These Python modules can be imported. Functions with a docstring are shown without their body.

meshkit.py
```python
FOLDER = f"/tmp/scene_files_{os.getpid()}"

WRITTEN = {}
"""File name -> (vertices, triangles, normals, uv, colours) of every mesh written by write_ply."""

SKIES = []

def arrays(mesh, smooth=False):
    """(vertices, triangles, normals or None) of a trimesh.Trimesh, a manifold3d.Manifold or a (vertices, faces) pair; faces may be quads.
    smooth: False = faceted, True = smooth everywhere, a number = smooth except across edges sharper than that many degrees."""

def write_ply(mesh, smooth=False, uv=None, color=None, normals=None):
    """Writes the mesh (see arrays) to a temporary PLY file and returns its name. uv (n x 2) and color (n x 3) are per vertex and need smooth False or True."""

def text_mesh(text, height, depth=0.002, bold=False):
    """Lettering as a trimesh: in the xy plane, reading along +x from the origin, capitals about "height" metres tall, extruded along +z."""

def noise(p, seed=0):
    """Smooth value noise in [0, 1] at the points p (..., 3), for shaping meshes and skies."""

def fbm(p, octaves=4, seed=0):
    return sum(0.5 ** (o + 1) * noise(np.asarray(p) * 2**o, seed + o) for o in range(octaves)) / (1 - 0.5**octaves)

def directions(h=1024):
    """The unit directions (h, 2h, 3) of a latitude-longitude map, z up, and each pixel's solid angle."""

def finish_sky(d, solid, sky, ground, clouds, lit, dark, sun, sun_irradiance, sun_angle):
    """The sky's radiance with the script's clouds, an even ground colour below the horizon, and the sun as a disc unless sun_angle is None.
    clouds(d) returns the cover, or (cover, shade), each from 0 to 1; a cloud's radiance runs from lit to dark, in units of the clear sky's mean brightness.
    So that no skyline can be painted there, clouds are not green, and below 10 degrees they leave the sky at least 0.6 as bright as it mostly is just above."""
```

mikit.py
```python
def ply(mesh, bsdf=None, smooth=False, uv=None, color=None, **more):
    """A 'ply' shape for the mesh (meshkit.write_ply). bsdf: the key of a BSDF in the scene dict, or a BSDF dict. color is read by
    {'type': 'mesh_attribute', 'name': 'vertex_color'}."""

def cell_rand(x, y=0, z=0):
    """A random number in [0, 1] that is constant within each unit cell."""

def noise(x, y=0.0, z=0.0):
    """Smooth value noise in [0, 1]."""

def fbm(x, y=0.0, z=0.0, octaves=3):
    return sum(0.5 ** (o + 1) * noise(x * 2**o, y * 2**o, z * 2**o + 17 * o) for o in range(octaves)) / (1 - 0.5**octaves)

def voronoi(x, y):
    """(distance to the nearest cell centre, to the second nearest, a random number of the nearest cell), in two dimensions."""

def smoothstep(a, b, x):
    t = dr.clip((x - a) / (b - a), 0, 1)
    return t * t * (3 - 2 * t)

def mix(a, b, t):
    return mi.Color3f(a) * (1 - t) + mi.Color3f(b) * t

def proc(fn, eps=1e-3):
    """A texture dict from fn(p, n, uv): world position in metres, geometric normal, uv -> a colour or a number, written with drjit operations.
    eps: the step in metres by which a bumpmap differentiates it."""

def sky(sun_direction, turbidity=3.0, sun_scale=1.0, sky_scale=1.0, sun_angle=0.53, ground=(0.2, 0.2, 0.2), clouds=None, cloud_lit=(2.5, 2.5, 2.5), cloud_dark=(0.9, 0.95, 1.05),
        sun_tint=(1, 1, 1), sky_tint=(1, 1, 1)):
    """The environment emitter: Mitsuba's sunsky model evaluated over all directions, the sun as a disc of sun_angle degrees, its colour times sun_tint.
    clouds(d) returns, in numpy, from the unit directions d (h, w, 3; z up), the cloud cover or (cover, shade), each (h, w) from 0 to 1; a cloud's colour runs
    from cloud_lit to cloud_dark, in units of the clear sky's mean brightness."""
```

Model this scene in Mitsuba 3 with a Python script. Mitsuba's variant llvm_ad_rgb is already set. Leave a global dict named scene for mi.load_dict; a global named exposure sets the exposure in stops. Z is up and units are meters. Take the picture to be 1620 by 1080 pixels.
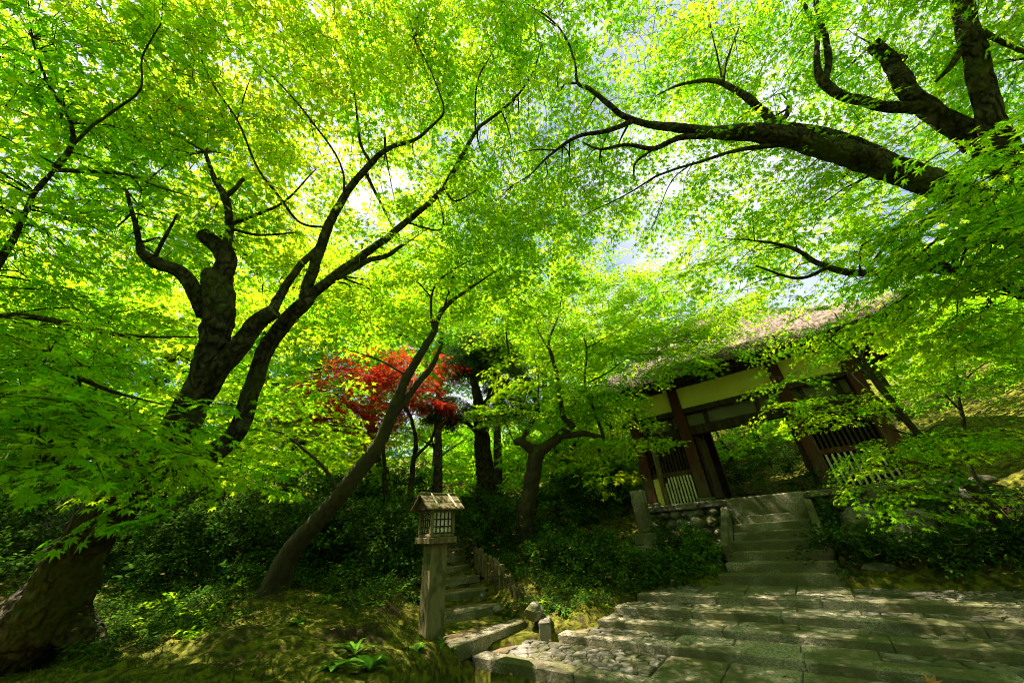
import math, random
import numpy as np, trimesh, shapely
from scipy.interpolate import RBFInterpolator, RegularGridInterpolator
from scipy.spatial import Voronoi, cKDTree
import drjit as dr
import mitsuba as mi
import mikit, meshkit
from mikit import proc, noise, fbm, voronoi, cell_rand, smoothstep, mix

T = mi.ScalarTransform4f
rng = np.random.default_rng(7)
scene, labels = {}, {}

# ------------------------------------------------------------------ camera, sky, exposure
# x runs along the gate's front, y into the gate, z up, metres; z = 0 is the lowest tread
EYE = np.array([0, 0, 1.571])
RIGHT = np.array([0.8465, 0.5315, -0.0313]); DOWN = np.array([-0.1014, 0.1030, -0.9895]); AHEAD = np.array([-0.52234, 0.70662, 0.47733])
_z = np.array([-90 / 540, -990 / 540, 1.0]); _z /= np.linalg.norm(_z)
_x = -np.array([-798 / 540, 361 / 540, 1.0]); _x -= _x @ _z * _z; _x /= np.linalg.norm(_x)
BASIS = np.array([_x, np.cross(_z, _x), _z])          # rows: the world's axes in the camera's (right, down, ahead)
RIGHT, DOWN, AHEAD = BASIS.T


def at(x, y, depth):
    """World point seen at photograph pixel (x, y), depth metres along the camera's axis."""
    return EYE + depth * (BASIS @ np.array([(x - 810) / 540, (y - 540) / 540, 1.0]))


def aty(x, y, wy):
    d = BASIS @ np.array([(x - 810) / 540, (y - 540) / 540, 1.0])
    return EYE + d * wy / d[1]


scene["camera"] = {"type": "perspective", "fov": math.degrees(2 * math.atan(810 / 540)), "fov_axis": "x", "near_clip": 0.05, "far_clip": 3000,
                   "to_world": T().look_at(origin=EYE.tolist(), target=(EYE + AHEAD).tolist(), up=(-DOWN).tolist())}
SUN = np.array([-0.42, -0.16, 0.893])
scene["sky"] = mikit.sky(SUN.tolist(), turbidity=3.0, sun_scale=1.75, sky_scale=0.75, sun_angle=0.53, clouds=lambda d: 0.9 * np.clip(meshkit.fbm(d * 3.0, 4, 2) * 2.4 - .85, 0, 1), cloud_lit=(2.7, 2.7, 2.7))
exposure = 3.05

# ------------------------------------------------------------------ materials


def ply(mesh, bsdf, **kw):
    return mikit.ply(mesh, "mat_" + bsdf, **kw)


def rgb(*c):
    return {"type": "rgb", "value": list(c)}


def two(d):
    return {"type": "twosided", "b": d}


def bumped(d, fn, scale=1.0, eps=2e-3):
    return {"type": "bumpmap", "tex": proc(fn, eps), "scale": scale, "b": d}


def mat(name, col, rough=0.8, bump=None, eps=2e-3, spec=0.3):
    c = proc(col) if callable(col) else rgb(*col)
    d = {"type": "principled", "base_color": c, "roughness": rough, "specular": spec}
    if bump:
        d = bumped(d, bump, 1.0, eps)
    scene["mat_" + name] = two(d)
    return name


def granite(p, n, uv):
    s = cell_rand(p.x * 140, p.y * 140, p.z * 140)
    s2 = noise(p.x * 60, p.y * 60, p.z * 60)
    g = mix((0.09, 0.08, 0.055), (0.36, 0.325, 0.25), smoothstep(0.25, 0.8, 0.5 * s + 0.5 * s2))
    d = fbm(p.x * 2.3 + 5, p.y * 2.3, p.z * 2.3, 3)
    g = mix(g, (0.060, 0.066, 0.018), 0.85 * smoothstep(0.36, 0.60, d))
    return mix(g, (0.06, 0.05, 0.035), 0.6 * smoothstep(0.6, 0.75, fbm(p.x * 5, p.y * 5 + 9, p.z * 5, 3)))


def rock(p, n, uv):
    d = fbm(p.x * 4, p.y * 4, p.z * 4, 3)
    g = mix((0.05, 0.047, 0.036), (0.19, 0.175, 0.145), smoothstep(0.3, 0.7, d))
    m = fbm(p.x * 3 + 4, p.y * 3, p.z * 3 + 8, 3)
    g = mix(g, (0.07, 0.08, 0.02), 0.85 * smoothstep(0.50, 0.66, m))
    return mix(g, (0.27, 0.27, 0.22), 0.5 * smoothstep(0.64, 0.7, fbm(p.x * 9, p.y * 9, p.z * 9, 3)))


def bark(p, n, uv):
    d = fbm(p.x * 18, p.y * 18, p.z * 5, 3)
    g = mix((0.022, 0.016, 0.010), (0.072, 0.054, 0.036), smoothstep(0.3, 0.75, d))
    c = dr.abs(2 * fbm(p.x * 15, p.y * 15, p.z * 6, 3) - 1)
    g = mix(g * 0.45, g * 1.15, smoothstep(0.0, 0.30, c))
    l = fbm(p.x * 7 + 3, p.y * 7, p.z * 7, 3)
    g = mix(g, (0.15, 0.15, 0.10), 0.45 * smoothstep(0.56, 0.72, l) * noise(p.x * 60, p.y * 60, p.z * 60))
    m = fbm(p.x * 2.5, p.y * 2.5 + 7, p.z * 2.0, 3)
    return mix(g, (0.055, 0.06, 0.014), 0.7 * smoothstep(0.54, 0.66, m))


def bark_h(p, n, uv):
    r = 1 - dr.abs(2 * fbm(p.x * 15, p.y * 15, p.z * 6, 2) - 1)
    return -0.05 * r * r * r + 0.018 * fbm(p.x * 26, p.y * 26, p.z * 10, 2) + 0.010 * noise(p.x * 9, p.y * 9, p.z * 30)


def moss(p, n, uv):
    a = fbm(p.x * 1.6, p.y * 1.6, p.z * 1.6, 3)
    b = fbm(p.x * 14, p.y * 14, p.z * 14, 3)
    g = mix((0.028, 0.036, 0.005), (0.12, 0.125, 0.012), smoothstep(0.3, 0.7, b))
    g = mix(g, (0.026, 0.020, 0.011), smoothstep(0.62, 0.74, a))
    return mix(g, (0.07, 0.042, 0.02), 0.7 * smoothstep(0.66, 0.72, fbm(p.x * 25, p.y * 25, 3.0, 2)))


def wood(col, col2, sx=30, sz=3):
    def f(p, n, uv):
        return mix(col, col2, smoothstep(0.3, 0.75, fbm(p.x * sx, p.y * sx, p.z * sz, 3)))
    return f


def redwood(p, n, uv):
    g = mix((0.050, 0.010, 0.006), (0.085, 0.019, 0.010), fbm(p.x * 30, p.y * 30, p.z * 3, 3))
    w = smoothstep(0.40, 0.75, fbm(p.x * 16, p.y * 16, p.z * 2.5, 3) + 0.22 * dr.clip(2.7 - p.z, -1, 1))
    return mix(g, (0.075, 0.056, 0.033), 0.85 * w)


mat("granite", granite, 0.75, lambda p, n, uv: 0.006 * fbm(p.x * 40, p.y * 40, p.z * 40, 2))
mat("old_post", lambda p, n, uv: mix(mix((0.10, 0.085, 0.04), (0.20, 0.17, 0.09), fbm(p.x * 40, p.y * 40, p.z * 6, 3)), (0.05, 0.055, 0.02), 0.8 * smoothstep(0.5, 0.66, fbm(p.x * 9, p.y * 9, p.z * 4, 3))), 0.85, lambda p, n, uv: 0.006 * fbm(p.x * 50, p.y * 50, p.z * 14, 2))
mat("rock", rock, 0.85, lambda p, n, uv: 0.03 * fbm(p.x * 16, p.y * 16, p.z * 16, 3))
mat("cobble", lambda p, n, uv: mix(mix((0.07, 0.065, 0.055), (0.17, 0.16, 0.14), cell_rand(p.x * 5, p.y * 5, 1)), (0.052, 0.058, 0.017), 0.8 * smoothstep(0.38, 0.6, fbm(p.x * 5, p.y * 5, p.z * 5, 3))), 0.7,
    lambda p, n, uv: 0.006 * fbm(p.x * 35, p.y * 35, p.z * 35, 2))
mat("bark", bark, 0.9, bark_h)
mat("young_bark", lambda p, n, uv: mix(mix((0.022, 0.017, 0.011), (0.06, 0.048, 0.03), fbm(p.x * 20, p.y * 20, p.z * 6, 3)), (0.05, 0.055, 0.016), 0.6 * smoothstep(0.5, 0.65, fbm(p.x * 4, p.y * 4, p.z * 4, 3))), 0.85,
    lambda p, n, uv: 0.008 * fbm(p.x * 30, p.y * 30, p.z * 10, 3))
mat("moss", moss, 0.95, lambda p, n, uv: 0.03 * fbm(p.x * 16, p.y * 16, p.z * 16, 3), spec=0.1)
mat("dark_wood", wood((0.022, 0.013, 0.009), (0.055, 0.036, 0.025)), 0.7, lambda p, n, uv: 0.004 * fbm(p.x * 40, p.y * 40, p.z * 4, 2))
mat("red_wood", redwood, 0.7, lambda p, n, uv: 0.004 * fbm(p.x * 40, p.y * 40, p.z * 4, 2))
mat("grey_wood", wood((0.085, 0.066, 0.03), (0.18, 0.145, 0.075)), 0.8, lambda p, n, uv: 0.004 * fbm(p.x * 45, p.y * 45, p.z * 5, 3))
mat("pale_wood", wood((0.42, 0.40, 0.24), (0.58, 0.55, 0.36)), 0.75)
mat("plaster", lambda p, n, uv: mix((0.80, 0.72, 0.20), (0.72, 0.64, 0.18), fbm(p.x * 3, p.y * 3, p.z * 3, 3)), 0.9, lambda p, n, uv: 0.003 * fbm(p.x * 30, p.y * 30, p.z * 30, 3))
mat("grey_plaster", lambda p, n, uv: mix((0.20, 0.19, 0.14), (0.14, 0.13, 0.10), fbm(p.x * 4, p.y * 4, p.z * 4, 3)), 0.9)
mat("paper", (0.72, 0.68, 0.58), 0.9)
mat("thatch", lambda p, n, uv: mix((0.06, 0.047, 0.038), (0.21, 0.175, 0.145), smoothstep(0.25, 0.8, fbm(p.x * 28, p.y * 9, p.z * 9, 3))), 0.95, lambda p, n, uv: 0.03 * fbm(p.x * 45, p.y * 14, p.z * 14, 3), spec=0.1)
mat("roof_tile", lambda p, n, uv: mix((0.10, 0.10, 0.10), (0.22, 0.21, 0.20), fbm(p.x * 14, p.y * 14, p.z * 14, 3)), 0.6)
mat("soil", lambda p, n, uv: mix((0.07, 0.048, 0.026), (0.17, 0.125, 0.07), fbm(p.x * 12, p.y * 12, p.z * 12, 3)), 0.95, lambda p, n, uv: 0.02 * fbm(p.x * 25, p.y * 25, 1, 3))
VC = {"type": "mesh_attribute", "name": "vertex_color"}
scene["mat_leaf"] = {"type": "principledthin", "base_color": VC, "roughness": 0.6, "diff_trans": 1.3, "spec_trans": 0.0, "eta": 1.2}
scene["mat_tough_leaf"] = {"type": "principledthin", "base_color": VC, "roughness": 0.3, "diff_trans": 0.6, "spec_trans": 0.0, "eta": 1.4}

# ------------------------------------------------------------------ helpers
counts = {}


def key_of(base):
    n = counts.get(base, -1) + 1
    counts[base] = n
    return base if n == 0 else f"{base}_{n:03d}"


def thing(name, label, cat, group=None, kind=None):
    k = key_of(name)
    labels[k] = {"label": label}
    if cat:
        labels[k]["category"] = cat
    if group:
        labels[k]["group"] = group
    if kind:
        labels[k]["kind"] = kind
    return k


def part(parent, name, mesh, bsdf, smooth=False, label=None, kind=None, color=None):
    k = key_of(f"{parent}__{name}")
    scene[k] = ply(mesh, bsdf, smooth=smooth, color=color)
    if label or kind:
        labels[k] = {**({"label": label} if label else {}), **({"kind": kind} if kind else {})}
    return k


def chamfer_box(lo, hi, b=0.008):
    lo, hi = np.minimum(lo, hi).astype(float), np.maximum(lo, hi).astype(float)
    b = min(b, 0.3 * (hi - lo).min())
    pts = []
    for sx in (0, 1):
        for sy in (0, 1):
            for sz in (0, 1):
                c = np.where([sx, sy, sz], hi, lo)
                for ax in range(3):
                    q = c.copy()
                    for o in range(3):
                        if o != ax:
                            q[o] += -b if [sx, sy, sz][o] else b
                    pts.append(q)
    return trimesh.convex.convex_hull(np.array(pts))


def rough_box(lo, hi, b=0.012, amp=0.006, cell=0.12, seed=0):
    """A hewn stone block: boxes subdivided and dented."""
    m = chamfer_box(lo, hi, b)
    v, f = trimesh.remesh.subdivide_to_size(m.vertices, m.faces, cell, max_iter=12)
    m = trimesh.Trimesh(v, f, process=True)
    d = meshkit.fbm(m.vertices * 7 + seed * 3.1, 3, seed) - 0.5
    m.vertices = m.vertices + m.vertex_normals * (d * 2 * amp)[:, None]
    return m


def rotz(m, a, c):
    m.apply_transform(trimesh.transformations.rotation_matrix(a, [0, 0, 1], c))
    return m


def bar(a, b, w, h, up=(0, 0, 1), chamf=0.006):
    a, b = np.array(a, float), np.array(b, float)
    d = b - a; L = np.linalg.norm(d); d /= L
    s = np.cross(d, up); s /= np.linalg.norm(s); u = np.cross(s, d)
    m = chamfer_box((0, -w / 2, -h / 2), (L, w / 2, h / 2), chamf)
    M = np.eye(4); M[:3, 0], M[:3, 1], M[:3, 2], M[:3, 3] = d, s, u, a
    m.apply_transform(M)
    return m


def smooth_path(pts, step):
    p = np.array(pts, float)
    q = np.vstack([2 * p[0] - p[1], p, 2 * p[-1] - p[-2]])
    out = []
    for i in range(1, len(q) - 2):
        n = max(2, int(np.linalg.norm((q[i + 1] - q[i])[:3]) / step))
        t = np.linspace(0, 1, n, endpoint=False)[:, None]
        out.append(0.5 * (2 * q[i] + (q[i + 1] - q[i - 1]) * t + (2 * q[i - 1] - 5 * q[i] + 4 * q[i + 1] - q[i + 2]) * t**2 + (3 * q[i] - q[i - 1] - 3 * q[i + 1] + q[i + 2]) * t**3))
    return np.vstack(out + [p[-1:]])


def tube(path, sides=8, amp=0.0, seed=0, freq=6.0):
    """path: n x 4 (x, y, z, radius) -> (vertices, faces), closed at the ends, knobbly by amp x radius."""
    p, r = path[:, :3], np.maximum(path[:, 3], 0.002)
    tan = np.gradient(p, axis=0); tan /= np.linalg.norm(tan, axis=1, keepdims=True) + 1e-9
    ref = np.array([0.3, 0.2, 0.93]) if abs(tan[0] @ [0.3, 0.2, 0.93]) < 0.9 else np.array([1.0, 0, 0])
    a = np.cross(tan[0], ref); a /= np.linalg.norm(a)
    ring, rings = np.arange(sides) * 2 * np.pi / sides, []
    for i in range(len(p)):
        a = a - (a @ tan[i]) * tan[i]; a /= np.linalg.norm(a) + 1e-9
        b = np.cross(tan[i], a)
        u = np.cos(ring)[:, None] * a + np.sin(ring)[:, None] * b
        k = np.ones(sides)
        if amp:
            k += amp * 2 * (meshkit.fbm((p[i] + u * r[i]) * freq + seed * 5.3, 5, seed) - 0.5)
        rings.append(p[i] + u * (r[i] * k)[:, None])
    v = np.vstack(rings + [p[:1] - tan[:1] * r[0] * 0.3, p[-1:] + tan[-1:] * r[-1] * 0.12])
    n, s = len(p), sides
    i, j = np.meshgrid(np.arange(n - 1), np.arange(s), indexing="ij")
    A, B = (i * s + j).ravel(), (i * s + (j + 1) % s).ravel()
    f = [np.stack([A, B, B + s], 1), np.stack([A, B + s, A + s], 1)]
    j = np.arange(s)
    f += [np.stack([j * 0 + n * s, (j + 1) % s, j], 1), np.stack([j * 0 + n * s + 1, (n - 1) * s + j, (n - 1) * s + (j + 1) % s], 1)]
    return v, np.vstack(f)


def join(parts):
    vs, fs, o = [], [], 0
    for v, f in parts:
        vs.append(v); fs.append(f + o); o += len(v)
    return np.vstack(vs), np.vstack(fs)


def boulder(c, r, seed, sub=3, amp=0.28, flat=1.0):
    m = trimesh.creation.icosphere(sub, 1.0)
    v = m.vertices
    d = 1 + amp * 2 * (meshkit.fbm(v * 1.1 + seed * 7.7, 3, seed) - 0.5)
    g = np.random.default_rng(seed)
    for _ in range(7):                                   # cleaved faces
        n = g.normal(size=3); n /= np.linalg.norm(n)
        d = np.minimum(d, g.uniform(0.72, 0.95) / np.maximum(v @ n, 1e-3) * np.where(v @ n > 0, 1, 1e6))
    d = d * (1 + (.10 * (meshkit.fbm(v * 3.4 + seed, 3, seed + 1) - .5) + .05 * (meshkit.fbm(v * 9 + seed, 3, seed + 2) - .5) if sub > 2 else 0))
    v = v * d[:, None] * np.array(r) * [1, 1, flat]
    a = g.uniform(0, 6.28); M = np.array([[math.cos(a), -math.sin(a), 0], [math.sin(a), math.cos(a), 0], [0, 0, 1]])
    return trimesh.Trimesh(v @ M.T + np.array(c), m.faces, process=False)


# ------------------------------------------------------------------ the ground
LEVELS = [(-9.0, -0.17), (4.62, 0.0), (5.65, 0.084), (6.25, 0.16), (6.77, 0.244), (7.33, 0.335)]   # where each broad tread starts, and its height
PATH = [at(780, 1000, 5.35), at(738, 971, 6.1), at(718, 938, 7.0), at(713, 919, 7.8), at(706, 897, 8.65), at(702, 881, 9.5), at(704, 866, 10.3), at(712, 852, 11.1), at(722, 840, 11.9), at(730, 829, 12.7), at(736, 820, 13.5), at(740, 812, 14.3), at(742, 805, 15.1)]
for k, p in enumerate(PATH):
    p[2] = 0.165 * (k + 1)
ctrl = [(-7.7, .56, .62), (-4.35, 1.2, .52), (-3.7, 1.4, .3), (-4.1, 2.4, .45), (-4.8, 3.2, .5), (-4.87, 4.0, .33), (-6.9, 2.7, 1.0), (-7.8, 2.9, 1.15), (-9.4, .9, 1.3), (-9, -2, .7), (-5, -1, .35), (-6, 4.2, .75), (-7.2, 5.0, .95), (-5.5, 1.8, .8), (-6, .4, .62),
        (-4.3, 6.3, .22), (-4.2, 7.2, .42), (-5.2, 7.0, .75), (-6.3, 8.24, 1.3), (-5, 8.6, .95), (-4.6, 9.6, .95), (-3, 8.7, .5), (-3, 9.8, .72), (-2.3, 9.8, .8), (-6.5, 10.5, 1.8), (-5, 12, 1.9), (-5, 15, 2.3),
        (.6, 8.6, .5), (.6, 9.6, .85), (1.8, 8.6, .55), (1.8, 9.5, .85), (3.5, 8.6, .62), (3.2, 9.6, 1.0), (3.2, 10.8, 1.95), (3.3, 12, 2.35), (4.6, 12, 2.5), (5, 9.4, 1.1), (3.2, 14, 2.8), (5, 16, 3.6), (7, 10, 1.8),
        (-1, 11, 1.6), (-3, 12, 1.6), (1.5, 12, 1.6), (-1, 15.3, 1.75), (-1, 18, 2.7), (-1, 21, 4.0), (-12.5, 12, 3.0), (-15, 13.5, 4.2), (-20, 20, 7), (-10, 25, 8), (-9, 14, 3.4), (-10.5, 8.3, 2.0), (-11, 5.5, 1.9), (-12, 9.2, 2.5), (0, 30, 8), (10, 25, 7), (8, 16, 4.5), (20, 20, 8),
        (-25, 10, 6), (-20, 3, 3.5), (-15, -2, 2), (-14, 3, 2.0), (-10, -6, .6), (0, -6, -.3), (6, -4, -.3), (6, 4, .0), (12, 5, .8), (0, 0, -.2), (-2, 2, -.2), (0, 4, -.2), (-40, 40, 12), (0, 60, 14), (40, 40, 12), (-50, 0, 9), (50, 0, 6), (-30, -40, 1), (30, -40, 0), (0, -60, 0)]
for p in PATH:
    ctrl.append((p[0], p[1], p[2] - 0.08))
ctrl = np.array(ctrl, float)
RBF = RBFInterpolator(ctrl[:, :2], ctrl[:, 2], kernel="linear", smoothing=0.02)
XL = np.array([(-9, -2.0), (1, -2.9), (2.5, -3.6), (4.2, -4.45), (4.7, -4.75), (5.65, -4.1), (6.1, -3.5), (7.3, -3.3), (8.4, -2.6), (8.5, -2.5)])


def paved_left(y):
    return np.interp(y, XL[:, 0], XL[:, 1])


def level(y):
    return np.array([z for _, z in LEVELS])[np.clip(np.searchsorted([a for a, _ in LEVELS], y, side="right") - 1, 0, 5)]


def ss(a, b, x):
    t = np.clip((x - a) / (b - a), 0, 1)
    return t * t * (3 - 2 * t)


def height(xy, detail=True):
    xy = np.atleast_2d(np.asarray(xy, float))
    x, y = xy[:, 0], xy[:, 1]
    r = np.hypot(x, y)
    q = xy * np.where(r > 55, 55 / np.maximum(r, 1), 1)[:, None]
    z = RBF(q) + np.where(r > 55, 0.02 * (r - 55), 0)
    p3 = np.column_stack([x, y, 0 * x])
    if detail:
        z = z + (0.16 * (meshkit.fbm(p3 * 0.9, 3, 3) - 0.5) + 0.13 * (meshkit.fbm(p3 * 4, 3, 5) - 0.5) + 0.07 * (meshkit.fbm(p3 * 11, 2, 6) - 0.5)) * ss(60, 20, r)
    w = ss(0.25, -0.05, paved_left(y) - x) * ss(8.35, 8.25, y) * ss(9.5, 9.0, x) * ss(-8, -7.5, y)
    z = z * (1 - w) + (level(y + 0.05) - 0.13) * w
    w = ss(-1.95, -1.8, x) * ss(0.0, -0.15, x) * ss(8.2, 8.3, y) * ss(10.6, 10.5, y)
    z = np.where(w > 0, np.minimum(z, 0.3) * w + z * (1 - w), z)
    w = ss(-3.95, -3.75, x) * ss(2.1, 1.95, x) * ss(10.4, 10.5, y) * ss(15.5, 15.2, y)
    z = z * (1 - w) + 1.55 * w
    w = ss(10.5, 10.4, y) * ss(9.6, 10.1, y) * ss(-4.2, -3.9, x) * ss(2.5, 2.2, x)
    z = z * (1 - w) + np.minimum(z, 0.9) * w
    for a, b in zip(PATH[:-1], PATH[1:]):                # the narrow path's bed
        d = b[:2] - a[:2]; t = np.clip(((xy - a[:2]) @ d) / (d @ d), 0, 1)
        dist = np.linalg.norm(xy - a[:2] - t[:, None] * d, axis=1)
        w = ss(1.0, 0.65, dist)
        z = np.where(w > 0, z * (1 - w) + np.minimum(z, a[2] + t * (b[2] - a[2]) - 0.12) * w, z)
    return z


def axis_points(lo, hi, step):
    core = np.arange(lo, hi, step)
    out = [0.12 * 1.28**k for k in range(30)]
    return np.concatenate([lo - np.cumsum(out)[::-1], core, hi + np.cumsum(out)])


gx, gy = axis_points(-11, 6, 0.07), axis_points(-1, 12, 0.07)
GX, GY = np.meshgrid(gx, gy, indexing="ij")
gz = height(np.column_stack([GX.ravel(), GY.ravel()]))
i, j = np.meshgrid(np.arange(len(gx) - 1), np.arange(len(gy) - 1), indexing="ij")
a = (i * len(gy) + j).ravel()
ground_mesh = (np.column_stack([GX.ravel(), GY.ravel(), gz]), np.vstack([np.stack([a, a + len(gy), a + len(gy) + 1], 1), np.stack([a, a + len(gy) + 1, a + 1], 1)]))
scene["ground"] = ply(ground_mesh, "moss", smooth=True)
labels["ground"] = {"label": "mossy ground rising into a wooded hillside", "kind": "structure"}


GROUND = RegularGridInterpolator((gx, gy), gz.reshape(len(gx), len(gy)), bounds_error=False, fill_value=None)


def height(xy):
    return GROUND(np.atleast_2d(np.asarray(xy, float)))


def hz(x, y):
    return float(height([[x, y]])[0])


# ------------------------------------------------------------------ broad stepped pavement
pave = "pavement"
labels[pave] = {"label": "broad low stone steps with granite kerbs and small cobbles leading to the gate stairs", "kind": "structure"}


def stone_prism(poly, z0, z1, seed, bevel=0.012):
    g = np.random.default_rng(seed)
    p = np.array(poly.exterior.coords)[:-1]
    if not poly.exterior.is_ccw:
        p = p[::-1]
    c = p.mean(0)
    n = len(p)
    top = c + (p - c) * 0.90
    tz = z1 + g.normal(0, 0.004, n)
    v = np.vstack([np.column_stack([p, np.full(n, z0)]), np.column_stack([p, tz - bevel]), np.column_stack([top, tz]), [[c[0], c[1], z1 + 0.006]]])
    f = []
    for k in range(n):
        m = (k + 1) % n
        for r in (0, 1):
            f += [(r * n + k, r * n + m, (r + 1) * n + m), (r * n + k, (r + 1) * n + m, (r + 1) * n + k)]
        f.append((2 * n + k, 2 * n + m, 3 * n))
    return v, np.array(f)


def cobbles(poly, size, seed):
    g = np.random.default_rng(seed)
    x0, y0, x1, y1 = poly.bounds
    nx, ny = max(1, int((x1 - x0) / size) + 1), max(1, int((y1 - y0) / (size * 0.72)) + 1)
    pts = []
    for r in range(-1, ny + 2):
        for c in range(-1, nx + 2):
            pts.append((x0 + (c + 0.5 * (r % 2) + g.uniform(-.28, .28)) * size, y0 + (r + g.uniform(-.25, .25)) * size * 0.72))
    vor = Voronoi(np.array(pts))
    for reg in vor.regions:
        if reg and -1 not in reg:
            cell = shapely.Polygon(vor.vertices[reg]).intersection(poly)
            if cell.geom_type == "Polygon" and cell.area > 0.0035:
                cell = cell.buffer(-0.008)
                if cell.geom_type == "Polygon" and cell.area > 0.002:
                    yield cell.simplify(0.006)


loose, n_cob = [], 0
for k, (y0, z) in enumerate(LEVELS):
    y1 = LEVELS[k + 1][0] if k < 5 else 8.42
    zlow = LEVELS[k - 1][1] if k else z - 0.3
    depth = 0.25
    if k:
        x = paved_left(y0 + 0.2) + 0.02
        s = 0
        while x < 8.5:
            L = min(rng.uniform(1.1, 1.9), 8.6 - x)
            part(pave, "kerb_stone", rough_box((x + .002, y0 + rng.uniform(-.006, .006), zlow - 0.08), (x + L - .002, y0 + depth, z), 0.012, 0.0035, 0.16, 10 * k + s), "granite", smooth=40)
            x += L; s += 1
    ya = y0 + depth + 0.01 if k else 2.2
    if y1 - ya > 0.1:
        # a line of flagstones up the middle, cobbles on both sides
        regs = [(paved_left((ya + y1) / 2) + .03, -2.15), (-0.05, 4.6)]
        for q in range(3):
            xa = -2.12 + q * 0.69
            part(pave, "flagstone", rough_box((xa + .006, ya, z - 0.1), (xa + .682, y1 - 0.03, z + rng.uniform(-.006, .004)), 0.01, 0.004, 0.2, 100 + 10 * k + q), "granite", smooth=40)
        for ra, rb in regs:
            for cell in cobbles(shapely.box(ra, ya, rb, y1 - 0.03), 0.2 if k else 0.24, 60 + k):
                m = stone_prism(cell, z - 0.1, z - 0.006 + rng.uniform(-.008, .008), n_cob)
                n_cob += 1
                cx = cell.centroid.x
                if -4.6 < cx < 1.1 and counts.get(f"{pave}__cobble", 0) < 285 and (k or cell.centroid.y > 3.6):
                    part(pave, "cobble", m, "cobble")
                else:
                    loose.append(m)
part(pave, "far_cobbles", join(loose), "cobble", kind="stuff")
bed = [chamfer_box((paved_left(y0 + .2), y0 + 0.1, z - 0.25), (8.5, (LEVELS[k + 1][0] if k < 5 else 8.4) + .05, z - 0.03)) for k, (y0, z) in enumerate(LEVELS) if k]
part(pave, "bedding", trimesh.util.concatenate(bed + [chamfer_box((-4.2, -7, -.5), (8.5, 4.6, -.205))]), "soil")

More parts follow.
